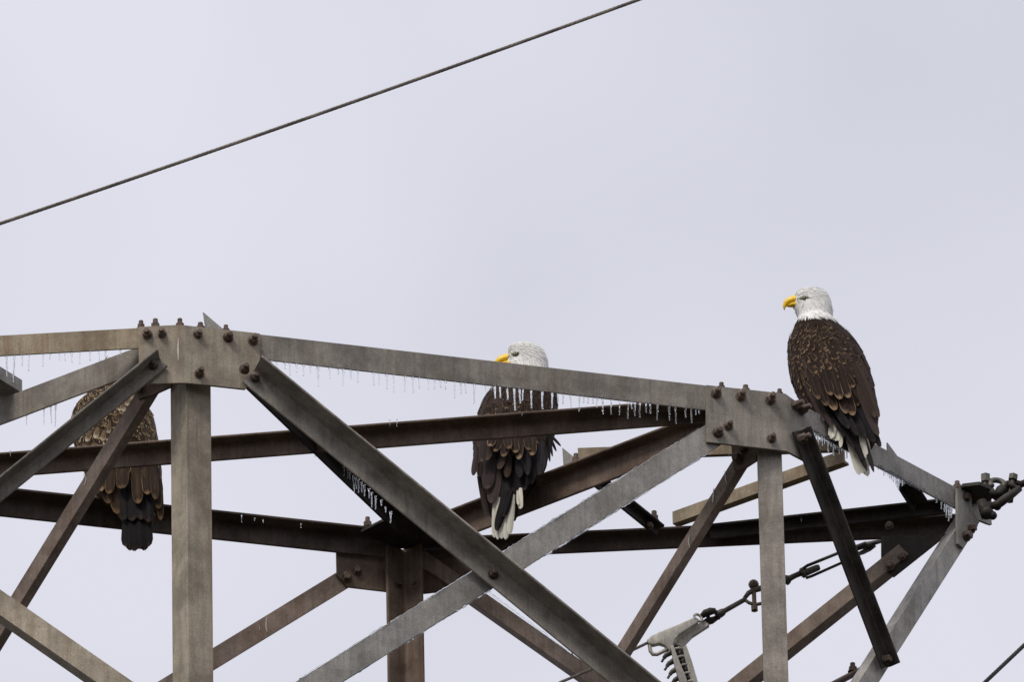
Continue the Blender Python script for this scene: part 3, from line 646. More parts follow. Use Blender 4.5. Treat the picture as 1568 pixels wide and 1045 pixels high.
t3a = [(55, 20), (82, 20), (127, 35), (153, 65), (187, 45), (225, 60), (263, 40), (303, 62), (307, 112), (365, 60), (410, 30), (438, 95), (478, 50), (515, 65), (600, 70), (630, 65), (670, 80), (708, 100), (770, 90), (808, 85), (843, 60), (892, 65), (925, 55), (958, 45), (982, 50), (1032, 95), (1065, 65), (1088, 60), (1138, 115), (1197, 35)]
row([(400 + x / 3.484, l_ / 3.484) for x, l_ in t3a], AB_, 'thin icicle from the left gusset plate under the long front top bar', 'icicles under the long front bar, left part', (0.0034, 0.0048))
t5a = [(232, 60), (255, 55), (288, 60), (320, 105), (343, 70), (360, 55), (398, 85), (450, 85), (495, 75)]
row([(680 + x / 2.986, l_ / 2.986) for x, l_ in t5a], AB_, "white icicle from the left hanging before the middle eagle's brown back", 'icicles in front of the middle eagle', (0.0046, 0.0056))
t5b = [(518, 55), (545, 50), (578, 70), (618, 75), (640, 35), (660, 35), (680, 35), (700, 50), (725, 75), (765, 75), (803, 75), (842, 85), (858, 40), (872, 70), (897, 75), (922, 50), (940, 50), (977, 80), (1028, 75), (1057, 90), (1103, 55), (1128, 75), (1152, 35), (1168, 30)]
row([(680 + x / 2.986, l_ / 2.986) for x, l_ in t5b], AB_, 'icicle right of the middle eagle under the front bar towards the gusset plate', 'icicles under the long front bar, right part', (0.0036, 0.0052))
AL_ = lambda u: PAL.pt(u, 545 - u * 0.047, -0.004) + ZH * 0.002
tal = [(55, 190), (130, 245), (195, 110), (258, 160), (382, 120), (450, 60), (530, 80), (577, 80), (637, 100), (712, 120), (798, 90), (880, 95), (940, 70), (1068, 50)]
row([(x / 5.804, l_ / 5.804) for x, l_ in tal], AL_, 'thin icicle from the left picture edge under the tan level bar', 'icicles under the tan left bar', (0.0032, 0.0046))
AM_ = lambda u: PAM.pt(u, 641.5 - (u - 30) * 0.362, -0.004)
row([(x / 5.804, l_ / 5.804) for x, l_ in ((237, 80), (392, 140), (452, 150), (497, 190))], AM_, 'thin icicle from the left under the slanting bar before the left eagle', 'icicles under the slanting left bar', (0.0026, 0.0036))
BC_ = lambda u: PBC.pt(u, 652.5 + (u - 1228) * 0.5335, -0.004) + ZH * 0.004
tbc = [(360, 80), (385, 90), (412, 150), (437, 100), (475, 110), (515, 50), (555, 60), (570, 80), (597, 80), (620, 70), (655, 110), (700, 40), (735, 110)]
row([(1190 + x / 6.967, l_ / 6.967) for x, l_ in tbc] + [(1236 + 3.3 * i + random.uniform(-1, 1), random.uniform(6, 22)) for i in range(17)], BC_, 'icicle from the right gusset plate in the fringe before the right eagle\'s tail', 'icicles left of the right eagle tail', (0.003, 0.0055))
tbd = [(1085, 40), (1110, 30), (1135, 80), (1150, 60), (1180, 60), (1200, 70), (1215, 80), (1225, 50), (1240, 90), (1262, 110), (1280, 130), (1290, 150), (1302, 110), (1318, 70), (1330, 90), (1350, 60), (1372, 40), (1400, 30), (1420, 40), (1450, 28), (1480, 34), (1520, 30), (1560, 30)]
row([(1190 + x / 6.967, l_ / 6.967) for x, l_ in tbd], BC_, 'icicle rightward of the right eagle\'s tail along the bar to the tip', 'icicles right of the right eagle tail', (0.0034, 0.0052))
row([(1380 + x / 6.967, l_ / 6.967) for x, l_ in ((375, 70), (430, 110), (468, 120), (484, 170), (500, 200), (515, 170), (532, 150))], BC_, 'white icicle from the left in the cluster against the dark tower tip', 'icicles at the tower tip', (0.0045, 0.006))
lad = [(285, 750, 20), (310, 750, 30), (350, 750, 30), (362, 760, 50), (378, 770, 60), (400, 790, 50), (440, 820, 50), (460, 840, 40), (475, 850, 40), (490, 870, 90), (505, 880, 60), (520, 890, 70), (535, 905, 55), (550, 920, 60), (575, 940, 50), (590, 960, 80), (610, 980, 70), (640, 1000, 30), (195, 620, 40), (210, 635, 30)]
yAD = onz(520, 700, ZT).y - 0.03
for i, (u, v, l_) in enumerate(sorted([(400 + x / 3.484, 480 + y_ / 3.484, l_ / 3.484) for x, y_, l_ in lad] + [(598, 785, 17), (590, 778, 8)])):
    icicle(P(u, v, yAD), l_ / VPX, random.uniform(.003, .0047), nth(i) + ' white icicle from the top down the dark bar behind the long left diagonal', 'icicles behind the long left diagonal')
drops = [(49, 754, 8), (60, 756, 8), (73, 758, 4), (90, 761, 4), (370, 790, 11), (390, 795, 4), (403, 797, 4), (461, 803, 6)]
yl = onz(250, 785, ZT).y - 0.11
for i, (u, v, l_) in enumerate(drops): icicle(P(u, v, yl), l_ / VPX, .0024, nth(i) + ' tiny frozen drip from the left on the dark far left bar', 'frozen drips on the far left bar')
for i, (u, v, l_) in enumerate(((16, 697, 8), (43, 696, 6), (597, 650, 8), (608, 649, 10), (800, 637, 6))):
    icicle(onz(u, v - 2, ZT - 0.02) - YH * 0.015, l_ / VPX, .0024, nth(i) + ' tiny frozen drip from the left on the long middle bar', 'frozen drips on the middle bar')
for i, (u, v, l_) in enumerate(((1227, 790, 10), (1307, 783, 12), (1329, 779, 10), (1346, 777, 9))):
    icicle(P(u, v, onz(1300, 790, ZT).y - .03), l_ / VPX, .004, nth(i) + ' tiny frozen drip rightward of the front post on the dark far bar', 'frozen drips on the far right bar')

# ------------------------------------------------------------------ feathers
def feather_mesh(name, mat, taper=1.0, tipround=0.5, nx=4, nyy=7):
    vs, fs, uv = [], [], []
    for j in range(nyy + 1):
        t_ = 1 - (1 - j / nyy) ** 1.5
        if t_ < 1 - tipround * 0.5: wd = 0.62 + 0.38 * math.sin(min(1, t_ / 0.6) * math.pi / 2) * taper
        else:
            q = (t_ - (1 - tipround * 0.5)) / (tipround * 0.5); wd = math.sqrt(max(0.0, 1 - q * q)) * (0.62 + 0.38 * taper)
        wd = max(wd, 0.10)
        for i in range(nx + 1):
            x = (i / nx - 0.5)
            vs.append((x * wd, t_, 0.10 * (1 - (2 * x) ** 2) + 0.035 * math.sin(t_ * math.pi) - 0.02 * (2 * x) ** 4)); uv.append((i / nx, t_))
    for j in range(nyy):
        for i in range(nx):
            a = j * (nx + 1) + i; fs.append([a, a + 1, a + nx + 2, a + nx + 1])
    me = bpy.data.meshes.new(name); me.from_pydata(vs, [], fs); ul = me.uv_layers.new(name='UVMap')
    for lp in me.loops: ul.data[lp.index].uv = uv[lp.vertex_index]
    me.materials.append(mat)
    for p in me.polygons: p.use_smooth = True
    return me
FM = {k: feather_mesh('feather', m_, tp, tr) for k, (m_, tp, tr) in dict(covert=(F_COVERT, 1.0, 0.55), back=(F_BACK, 1.0, 0.6), flight=(F_FLIGHT, 1.0, 0.75), grey=(F_GREY, 1.0, 0.55),
      white=(F_WHITE, 1.0, 0.35), young=(F_YOUNG, 1.0, 0.55), youngf=(F_YOUNGF, 1.0, 0.45), ytail=(F_YTAIL, 1.0, 0.4), youngw=(F_PALE, 1.0, .5)).items()}
def feather(kind, base_, tip, width, normal, parent, name='feather'):
    d = tip - base_; ln = d.length; normal = normal + Vector((random.gauss(0, .16), random.gauss(0, .06), random.gauss(0, .12))); y = d.normalized(); z = (normal - y * normal.dot(y)).normalized(); x = y.cross(z)
    o = bpy.data.objects.new(name, FM[kind]); link(o, parent)
    o.matrix_local = Matrix.Translation(base_ - wpos(parent)) @ Matrix((x * width, y * ln, z * width)).transposed().to_4x4()
    return o

SX = 400.0
class Bird:
    """Body as level slices (v, left, right, depth, half-depth): real widths taken from the picture, real depths given in metres."""
    def __init__(s, slices, y0): s.sl = slices; s.y0 = y0
    def at(s, v):
        a = s.sl
        if v <= a[0][0]: return a[0]
        for i in range(len(a) - 1):
            if v <= a[i + 1][0]:
                t_ = (v - a[i][0]) / (a[i + 1][0] - a[i][0])
                p0, p1, p2, p3 = a[max(i - 1, 0)], a[i], a[i + 1], a[min(i + 2, len(a) - 1)]
                r_ = [v]
                for k in range(1, 5):
                    m1 = (p2[k] - p0[k]) / max(1e-6, p2[0] - p0[0]) * (p2[0] - p1[0]); m2 = (p3[k] - p1[k]) / max(1e-6, p3[0] - p1[0]) * (p2[0] - p1[0])
                    h = t_
                    r_.append((2 * h**3 - 3 * h**2 + 1) * p1[k] + (h**3 - 2 * h**2 + h) * m1 + (-2 * h**3 + 3 * h**2) * p2[k] + (h**3 - h**2) * m2)
                return r_
        return a[-1]
    def S(s, v, ph, off=0.0):
        q = s.at(v); c = P((q[1] + q[2]) / 2, v, s.y0 + q[3]); hx = max(.002, (q[2] - q[1]) / 2 / SX)
        return c + XH * math.sin(ph) * (hx + off) - YH * math.cos(ph) * (max(q[4], .002) + off)
    def nrm(s, v, ph):
        e = 2.0; a = s.S(v - e, ph); b_ = s.S(v + e, ph); c = s.S(v, ph - .05); d = s.S(v, ph + .05)
        n_ = (d - c).cross(a - b_); o_ = s.S(v, ph, 0.01) - s.S(v, ph)
        n_.normalize(); return n_ if n_.dot(o_) > 0 else -n_
def bird_body(b, name, parent, colf, nv=70, nph=36, bump=0.003, eye_push=None):
    v0, v1 = b.sl[0][0], b.sl[-1][0]; rings = []; cols = []
    for i in range(nv + 1):
        t_ = i / nv; v = v0 + (v1 - v0) * t_
        ring = []
        for k in range(nph):
            ph = 2 * math.pi * k / nph; p = b.S(v, ph); nn = mnoise.noise(p * 40)
            p = b.S(v, ph, bump * nn)
            if eye_push: p = eye_push(v, ph, p)
            ring.append(p); cols.append(colf(v, ph, p))
        rings.append(ring)
    vs, fs = rings_mesh(rings); o = mesh_obj(name, vs, fs, PLUMAGE, parent, True)
    ca = o.data.color_attributes.new('plumage', 'FLOAT_COLOR', 'POINT')
    for i, c in enumerate(cols): ca.data[i].color = (*c, 1)
    return o
def tufts(b, name, parent, n_, vr, phr, length, width, flow, colf, seed=3, off=0.001, lift=0.25, keep=None):
    """many slender plumes lying over the surface, one mesh."""
    rnd = random.Random(seed); vs, fs, cols, nms = [], [], [], []
    for _ in range(n_):
        v = rnd.uniform(*vr); ph = rnd.uniform(*phr); p = b.S(v, ph, off); n0 = b.nrm(v, ph)
        d = flow(v, ph, p); d = (d - n0 * d.dot(n0)).normalized() + n0 * rnd.uniform(.0, lift); d.normalize()
        d = (d + Vector((rnd.gauss(0, .07), rnd.gauss(0, .07), rnd.gauss(0, .07)))).normalized()
        l_ = length(v, ph) * rnd.uniform(.7, 1.25)
        if keep and not (keep(p) and keep(p + d * l_ * .6) and keep(p + d * l_)): continue
        w_ = width * rnd.uniform(.7, 1.3); x = d.cross(n0).normalized()
        k = len(vs); c = colf(v, ph, p, rnd)
        q = [(0, .35, 0), (.3, .5, .010), (.65, .4, .006), (1, .06, -.004)]
        for t_, hw, up in q:
            mid = p + d * l_ * t_ + n0 * up * l_
            vs += [mid - x * w_ * hw, mid + n0 * w_ * .05, mid + x * w_ * hw]; cols += [c] * 3; nms += [(n0 + Vector((rnd.gauss(0, .05), rnd.gauss(0, .05), rnd.gauss(0, .05)))).normalized()] * 3
        for j in range(3):
            a = k + 3 * j; fs += [[a, a + 1, a + 4, a + 3], [a + 1, a + 2, a + 5, a + 4]]
    c0 = sum(vs, Vector()) / len(vs)
    me = bpy.data.meshes.new(name); me.from_pydata([v_ - c0 for v_ in vs], [], fs); me.materials.append(PLUMAGE)
    for p in me.polygons: p.use_smooth = True
    me.normals_split_custom_set_from_vertices([tuple(q) for q in nms])
    o = bpy.data.objects.new(name, me); link(o, parent, c0 - wpos(parent)); o['kind'] = 'stuff'
    ca = me.color_attributes.new('plumage', 'FLOAT_COLOR', 'POINT')
    for i, c in enumerate(cols): ca.data[i].color = (*c, 1)
    return o
def shell(b, name, parent, v0, v1, p0, p1, off, col, nv=26, nph=18):
    vs, fs = [], []
    for i in range(nv + 1):
        v = v0 + (v1 - v0) * i / nv
        for k in range(nph + 1):
            ph = p0 + (p1 - p0) * k / nph
            e = min(1, min(k, nph - k) / 3.0, min(i, nv - i) / 2.0); vs.append(b.S(v, ph, off * e - .001))
    for i in range(nv):
        for k in range(nph):
            a = i * (nph + 1) + k; fs.append([a, a + 1, a + nph + 2, a + nph + 1])
    o = mesh_obj(name, vs, fs, PLUMAGE, parent, True)
    sol = o.modifiers.new('s', 'SOLIDIFY'); sol.thickness = 0.004; sol.offset = -1
    ca = o.data.color_attributes.new('plumage', 'FLOAT_COLOR', 'POINT')
    for i in range(len(vs)): ca.data[i].color = (*col, 1)
    return o
def cover(b, v0, v1, ph0, ph1, len_f, wid_f, kind_f, parent_f, seed, lean=0.0, off0=0.004, off1=0.0085, name='feather'):
    rnd = random.Random(seed); v = v1; rowi = 0
    while v > v0:
        t_ = (v - v0) / (v1 - v0); L_ = len_f(t_); W_ = wid_f(t_)
        q = b.at(v); arc = (ph1 - ph0) * ((q[2] - q[1]) / 2 * .5 + q[4] * SX * .5); n_ = max(3, int(arc / (W_ * .74)))
        for i in range(n_ + 1):
            ph = ph0 + (ph1 - ph0) * (i + (.5 if rowi % 2 else 0) + rnd.uniform(-.2, .2)) / n_
            if ph > ph1 + .1: continue
            vv = v + rnd.uniform(-.30, .30) * L_
            base_ = b.S(vv, ph, off0); ph2 = ph * (1 - .10 * t_) + lean * (.6 + .6 * t_) + rnd.uniform(-.05, .05)
            ll = L_ * rnd.uniform(.85, 1.15)
            tip = b.S(vv + ll, ph2 + rnd.uniform(-.05, .05), off1 + rnd.uniform(-.002, .003))
            feather(kind_f(t_, ph, rnd), base_, tip, W_ / SX * rnd.uniform(.9, 1.12), b.nrm(vv + ll * .5, ph), parent_f(ph), name)
        v -= L_ * .40; rowi += 1
def px_feather(kind, bu, bv, tu, tv, wpx, y0, y1, parent, name='feather', nx=0.0):
    feather(kind, P(bu, bv, y0), P(tu, tv, y1), wpx / SX, Vector((nx, -1, -0.1)), parent, name)

def eagle_head(parent, b, ex, ey_, beak_base, L_, ysc, ydep, mirror=1, dusky=False):
    """beak and eyes of a head seen in profile to the left; u,v of the beak base, length in px."""
    u, v = beak_base; bm_ = BEAKD if dusky else BEAK
    # upper bill: sections along its curve (du, dv, half-height, half-width) in px
    sec = [(8, -1.8, 7.8, 8.2), (1, -1.4, 7.8, 7.4), (-4, -.9, 7.2, 6.4), (-8, 0.4, 6.4, 5.2), (-11.5, 2.6, 5.0, 4.0), (-13.6, 6.2, 3.0, 2.8), (-14.2, 8.8, 1.7, 1.8), (-13.8, 11.2, .5, .6)]
    k_ = L_ / 14.5; ring = []
    for i, (du, dv, hh, hw) in enumerate(sec):
        p = P(u + du * k_, v + dv * k_, ydep); q0 = sec[max(0, i - 1)]; q1 = sec[min(len(sec) - 1, i + 1)]
        tx, tz = (q1[0] - q0[0]), (q1[1] - q0[1]); l_ = math.hypot(tx, tz); tx /= l_; tz /= l_
        up_ = Vector((-tz * -1, 0, -tx)) ; up_ = Vector((tz, 0, -tx * -1 * -1))
        up_ = Vector((-tz, 0, -tx)).normalized()
        rr = []
        for j in range(12):
            a = 2 * math.pi * j / 12; zz = math.sin(a); 
            rr.append(p + up_ * zz * hh * k_ / 370 * (1.0 if zz > 0 else .55) + YH * math.cos(a) * hw * k_ / SX * ysc)
        ring.append(rr)
    vs, fs = rings_mesh(ring); bk = mesh_obj('beak', vs, fs, bm_, parent, True)
    low = [(8, 3.4, 3.4, 6.6), (0, 3.9, 3.2, 6.0), (-5, 4.6, 2.5, 4.6), (-9, 5.4, 1.5, 3.0), (-11, 5.8, .4, .8)]
    ring = []
    for du, dv, hh, hw in low:
        p = P(u + du * k_, v + dv * k_, ydep)
        ring.append([p + ZH * math.sin(2 * math.pi * j / 10) * hh * k_ / 370 + YH * math.cos(2 * math.pi * j / 10) * hw * k_ / SX * ysc for j in range(10)])
    vs, fs = rings_mesh(ring); mesh_obj('lower_beak', vs, fs, bm_, parent, True)
    for sg in (-1, 1):
        # gape: yellow skin running back under the eye
        mb = MB(); pts = []
        for du, dv in ((-2, 3.2), (4, 2.6), (9, 1.6), (13.5, .8)):
            cu, cv = u + du * k_, v + dv * k_; q = b.at(cv + (9 if du > 3 else 0)); cxp = (q[1] + q[2]) / 2; fx = max(-.97, min(.97, (cu - cxp) / ((q[2] - q[1]) / 2)))
            dep = q[4] * math.sqrt(1 - fx * fx) if du > 3 else 5.5 * k_ / SX * ysc
            pt_ = P(cu, cv, b.y0 + q[3] - (dep + .0004)); pts.append(pt_ if sg < 0 else Vector((pt_.x, 2 * (b.y0 + q[3]) - pt_.y, pt_.z)))
        mb.add(*tube(pts, [.003, .0034, .0026, .0008], 8)); mb.build('gape', bm_, parent, True)
        mb = MB(); c = P(u - 2.2 * k_, v - 4.6 * k_, ydep - 5.6 * k_ / SX * ysc); c.y = ydep + sg * 5.6 * k_ / SX * ysc; mb.add(*ball(c, .0032, 8, 5)); mb.build('nostril', TALON, bk, True)
        c, yc_, fx = eye_pos(b, ex, ey_); nn = Vector((fx * .5 - .1, sg, -.05)).normalized()
        if sg > 0: c = Vector((c.x, 2 * yc_ - c.y, c.z))
        c = c - nn * .0028
        mb = MB(); mb.add(*ball(c, .0104, 14, 10)); e = mb.build('eye', DARKSKIN, parent, True)
        mb = MB(); mb.add(*ball(c + nn * .0032, .0080, 14, 10)); ir = mb.build('iris', IRIS, e, True)
        mb = MB(); mb.add(*ball(c + nn * .0074, .0046, 10, 8)); mb.build('pupil', PUPIL, e, True)
def foot(parent, p, sg, skin, fwdv):
    """four curled toes with talons closed on the flange."""
    side = Vector((-fwdv.y, fwdv.x, 0))
    mb = MB(); mb.add(*tube([p + ZH * .10, p + ZH * .055, p + ZH * .016], [.028, .014, .011], 10))
    for a, l_ in ((-.5, .055), (0, .065), (.5, .055), (math.pi, .045)):
        d = fwdv * math.cos(a) + side * math.sin(a)
        mb.add(*tube([p + ZH * .016, p + d * l_ * .5 + ZH * .017, p + d * l_ + ZH * .009, p + d * (l_ + .012) + ZH * .004], [.010, .0085, .0065, .005], 8))
    f = mb.build('foot', skin, parent, True)
    for a, l_ in ((-.5, .055), (0, .065), (.5, .055), (math.pi, .045)):
        d = fwdv * math.cos(a) + side * math.sin(a); q = p + d * (l_ + .010)
        mb = MB(); mb.add(*tube([q + ZH * .006, q + d * .012 + ZH * .007, q + d * .020 + ZH * .000], [.0045, .003, .0006], 6)); mb.build('talon', TALON, f, True)

WHITE = (0.88, 0.865, 0.81); BRN = (0.028, 0.0175, 0.012)
def proj(p):
    d = p - CAM; z = d.dot(fwd); return PW / 2 + d.dot(right) / z * FPX, PH / 2 - d.dot(upv) / z * FPX
def hood(vl, vr):
    rn = random.Random(4)
    return lambda p: proj(p)[1] < vl + (vr - vl) * .5 + rn.uniform(-4, 4)
def eye_pos(b, ex, ey_):
    dep = 0.04
    for _ in range(4):
        q = b.at(ey_ + dep * 205); fx = (ex - (q[1] + q[2]) / 2) / ((q[2] - q[1]) / 2); dep = q[4] * math.sqrt(max(0, 1 - fx * fx))
    c = P(ex, ey_, b.y0 + q[3] - dep)
    return c, b.y0 + q[3], fx
def down(b, parent, n_, vr, phr, seed, dark, pale, share):
    def cf(v, ph, p, r_):
        k = r_.uniform(.6, 1.4)
        return tuple(x * k for x in (pale if r_.random() < share else dark))
    tufts(b, 'body_down', parent, n_, vr, phr, lambda v, ph: .017, .0024, lambda v, ph, p: Vector((.22 * math.sin(ph) * -1 + .15, 0, -1)), cf, seed, .009, .10)
def eye_free(b, ex, ey_, bu, bv):
    c, yc, fx = eye_pos(b, ex, ey_); xb = P(bu, bv, yc).x
    zb = P(bu, bv, yc).z
    def f(p):
        du, dz = p.x - c.x, p.z - c.z
        if (du / .0165) ** 2 + ((dz + .001) / .0085) ** 2 < 1: return False
        return not (p.x < xb + .006 and abs(p.z - zb) < .020)
    return f
def adult_col(vcut, lo=None):
    def f(v, ph, p):
        j = vcut + 2 * mnoise.noise(p * 60)
        return WHITE if (proj(p)[1] if math.cos(ph) > 0 else v) < j else BRN
    return f
def white_strand(eye, lore):
    def f(v, ph, p, rnd):
        k = rnd.uniform(.95, 1.03); c = Vector((.92, .905, .86)) * k
        if rnd.random() < .03: c = Vector((.74, .71, .63))
        c = Vector((min(.93, x) for x in c)); return tuple(c)
    return f

# ---------------- right eagle: perched on the bar running to the tip
def build_right():
    per = onz(1285, 655, ZT); y0 = per.y + 0.045
    E = thing('bald_eagle', 'adult bald eagle with white head facing left, wholly clear against the sky at right', 'eagle', Vector((per.x, y0, ZT)), 'eagles perched on the pylon')
    sl = [(443.2, 1235, 1246, .09, .008), (445, 1227, 1256, .09, .026), (449, 1220, 1264, .09, .038), (455, 1216.5, 1268.5, .09, .046), (462, 1216, 1271, .09, .050), (469, 1217, 1272.5, .09, .052), (476, 1219.5, 1273, .09, .054), (484, 1222, 1273, .09, .058),
          (490, 1221.5, 1275.5, .09, .066), (500, 1215.5, 1285, .085, .085), (512, 1211.5, 1296, .08, .102), (528, 1209.5, 1308, .075, .115), (545, 1209, 1318.5, .065, .125), (562, 1210, 1327, .05, .128), (580, 1214, 1332, .03, .127),
          (600, 1221.5, 1337, .005, .122), (620, 1233, 1340, -.02, .110), (640, 1248, 1342, -.045, .095), (658, 1266, 1341, -.06, .075), (675, 1285, 1339, -.075, .05), (690, 1298, 1334, -.09, .028), (700, 1305, 1330, -.1, .012)]
    b = Bird(sl, y0)
    body = bird_body(b, 'body', E, adult_col(487))
    eagle_head(E, b, 1231.5, 457.2, (1217, 462.5), 16.2, 1.0, y0 + .09)
    def flow(v, ph, p): return Vector((.85, 0, -.25 - max(0, (v - 458)) * .05))
    tufts(b, 'head_plumage', E, 5200, (443.5, 476), (-math.pi, math.pi), lambda v, ph: .016 + .0005 * (v - 443), .0020, flow, white_strand(0, 0), 5, .0004, .03, eye_free(b, 1232, 457.2, 1216.5, 462))
    def flow2(v, ph, p): return Vector((.25 + .25 * math.sin(ph), 0, -1))
    tufts(b, 'neck_plumage', E, 2600, (466, 502), (-math.pi, math.pi), lambda v, ph: .030, .0034, flow2, white_strand(0, 0), 6, .002, .08, hood(497, 491))
    # grey lores and dark eye line
    def lo(v, ph, p, rnd): return (.10 * rnd.uniform(.6, 1.3), .092, .08)
    def near(v, ph, p): return Vector((.9, 0, -.1))
    for sgn in (-1, 1):
        phs = (-1.05, -.28) if sgn < 0 else (math.pi + .28, math.pi + 1.05)
        tufts(b, 'lore_plumage', E, 60, (463.2, 467.2), phs, lambda v, ph: .009, .0024, near, lo, 9, .0018, .05)
    wl = shell(b, 'wing', E, 522, 690, R(-125), R(38), .010, BRN); wr = shell(b, 'wing', E, 520, 690, R(42), R(140), .010, BRN)
    par = lambda ph: wl if ph < R(40) else wr
    cover(b, 517, 606, R(-120), R(38), lambda t_: 12 + 17 * t_, lambda t_: 9.0 + 5.0 * t_, lambda t_, ph, r_: 'covert' if r_.random() < .92 - max(0, ph) * .6 else 'back', par, 11, lean=.16)
    cover(b, 514, 596, R(36), R(135), lambda t_: 15 + 26 * t_, lambda t_: 10 + 4 * t_, lambda t_, ph, r_: 'back', par, 12, lean=.10)
    down(b, E, 1500, (512, 600), (-1.9, 2.2), 41, (.030, .019, .013), (.17, .11, .065), .28)
    yb = y0 - .115
    seq = [('grey', 1229, 578, 1262, 646, 9), ('grey', 1235, 580, 1274, 655, 9), ('flight', 1246, 590, 1294, 669, 10), ('flight', 1257, 595, 1308, 689, 11), ('flight', 1268, 600, 1321, 706, 11), ('flight', 1279, 604, 1328, 722, 11),
           ('flight', 1314, 640, 1338, 724, 9), ('flight', 1305, 610, 1349, 685, 14), ('flight', 1296, 604, 1340, 678, 16), ('flight', 1284, 600, 1326, 672, 15), ('flight', 1272, 598, 1313, 668, 14), ('flight', 1262, 596, 1300, 657, 13),
           ('grey', 1312, 590, 1345, 668, 13), ('back', 1318, 566, 1346, 640, 12), ('back', 1308, 560, 1340, 640, 12)]
    for i, (k, bu, bv, tu, tv, w_) in enumerate(seq):
        px_feather(k, bu, bv, tu, tv, w_, yb + (.05 if i < 2 else .015) - .0015 * i, yb - .045 - .003 * i, wl if bu < 1300 else wr)
    lows = [('covert', 1240, 572, 1254, 612, 12), ('covert', 1250, 578, 1266, 622, 13), ('covert', 1261, 582, 1279, 629, 15), ('covert', 1283, 588, 1296, 634, 14), ('covert', 1293, 588, 1307, 637, 14), ('covert', 1274, 570, 1287, 612, 14), ('covert', 1262, 566, 1273, 606, 13), ('covert', 1286, 566, 1300, 610, 13)]
    for i, (k, bu, bv, tu, tv, w_) in enumerate(lows): px_feather(k, bu, bv, tu, tv, w_, yb - .012, yb - .062 - .002 * i, wl)
    tl = mesh_obj('tail', *tube([P(1310, 655, y0 - .06), P(1316, 680, y0 - .10), P(1320, 700, y0 - .12)], [.035, .022, .006], 10), PLUMAGE, E, True)
    ca = tl.data.color_attributes.new('plumage', 'FLOAT_COLOR', 'POINT')
    for i in range(len(tl.data.vertices)): ca.data[i].color = (*WHITE, 1)
    for i, (bu, bv, tu, tv, w_) in enumerate(((1296, 662, 1316, 728, 11), (1302, 662, 1322, 726, 11), (1308, 660, 1329, 730, 12), (1316, 658, 1330, 716, 11), (1322, 656, 1331, 706, 11))):
        px_feather('white', bu, bv, tu, tv, w_, y0 - .115, y0 - .128 + .004 * i, tl, 'tail_feather')
    for i, (bu, bv, tu, tv, w_) in enumerate(((1275, 638, 1270, 668, 6), (1278, 638, 1273, 673, 7), (1281, 640, 1277, 675, 7), (1284, 640, 1280, 676, 6), (1287, 644, 1284, 676, 6), (1282, 642, 1275, 671, 6), (1290, 646, 1287, 686, 6))):
        px_feather('white', bu, bv, tu, tv, w_, y0 - .12, y0 - .135 - .003 * i, tl, 'undertail_feather')
    px_feather('white', 1316, 650, 1326, 702, 10, yb - .036, yb - .042, tl, 'tail_feather')
    fv = (PBC.n * -1)
    for d in (-.05, .05):
        dd = (C0 - B0); dd.z = 0; dd.normalize(); foot(E, Vector((per.x, per.y, ZT)) + dd * d - PBC.n * .035, 1, BEAK, fv)
build_right()

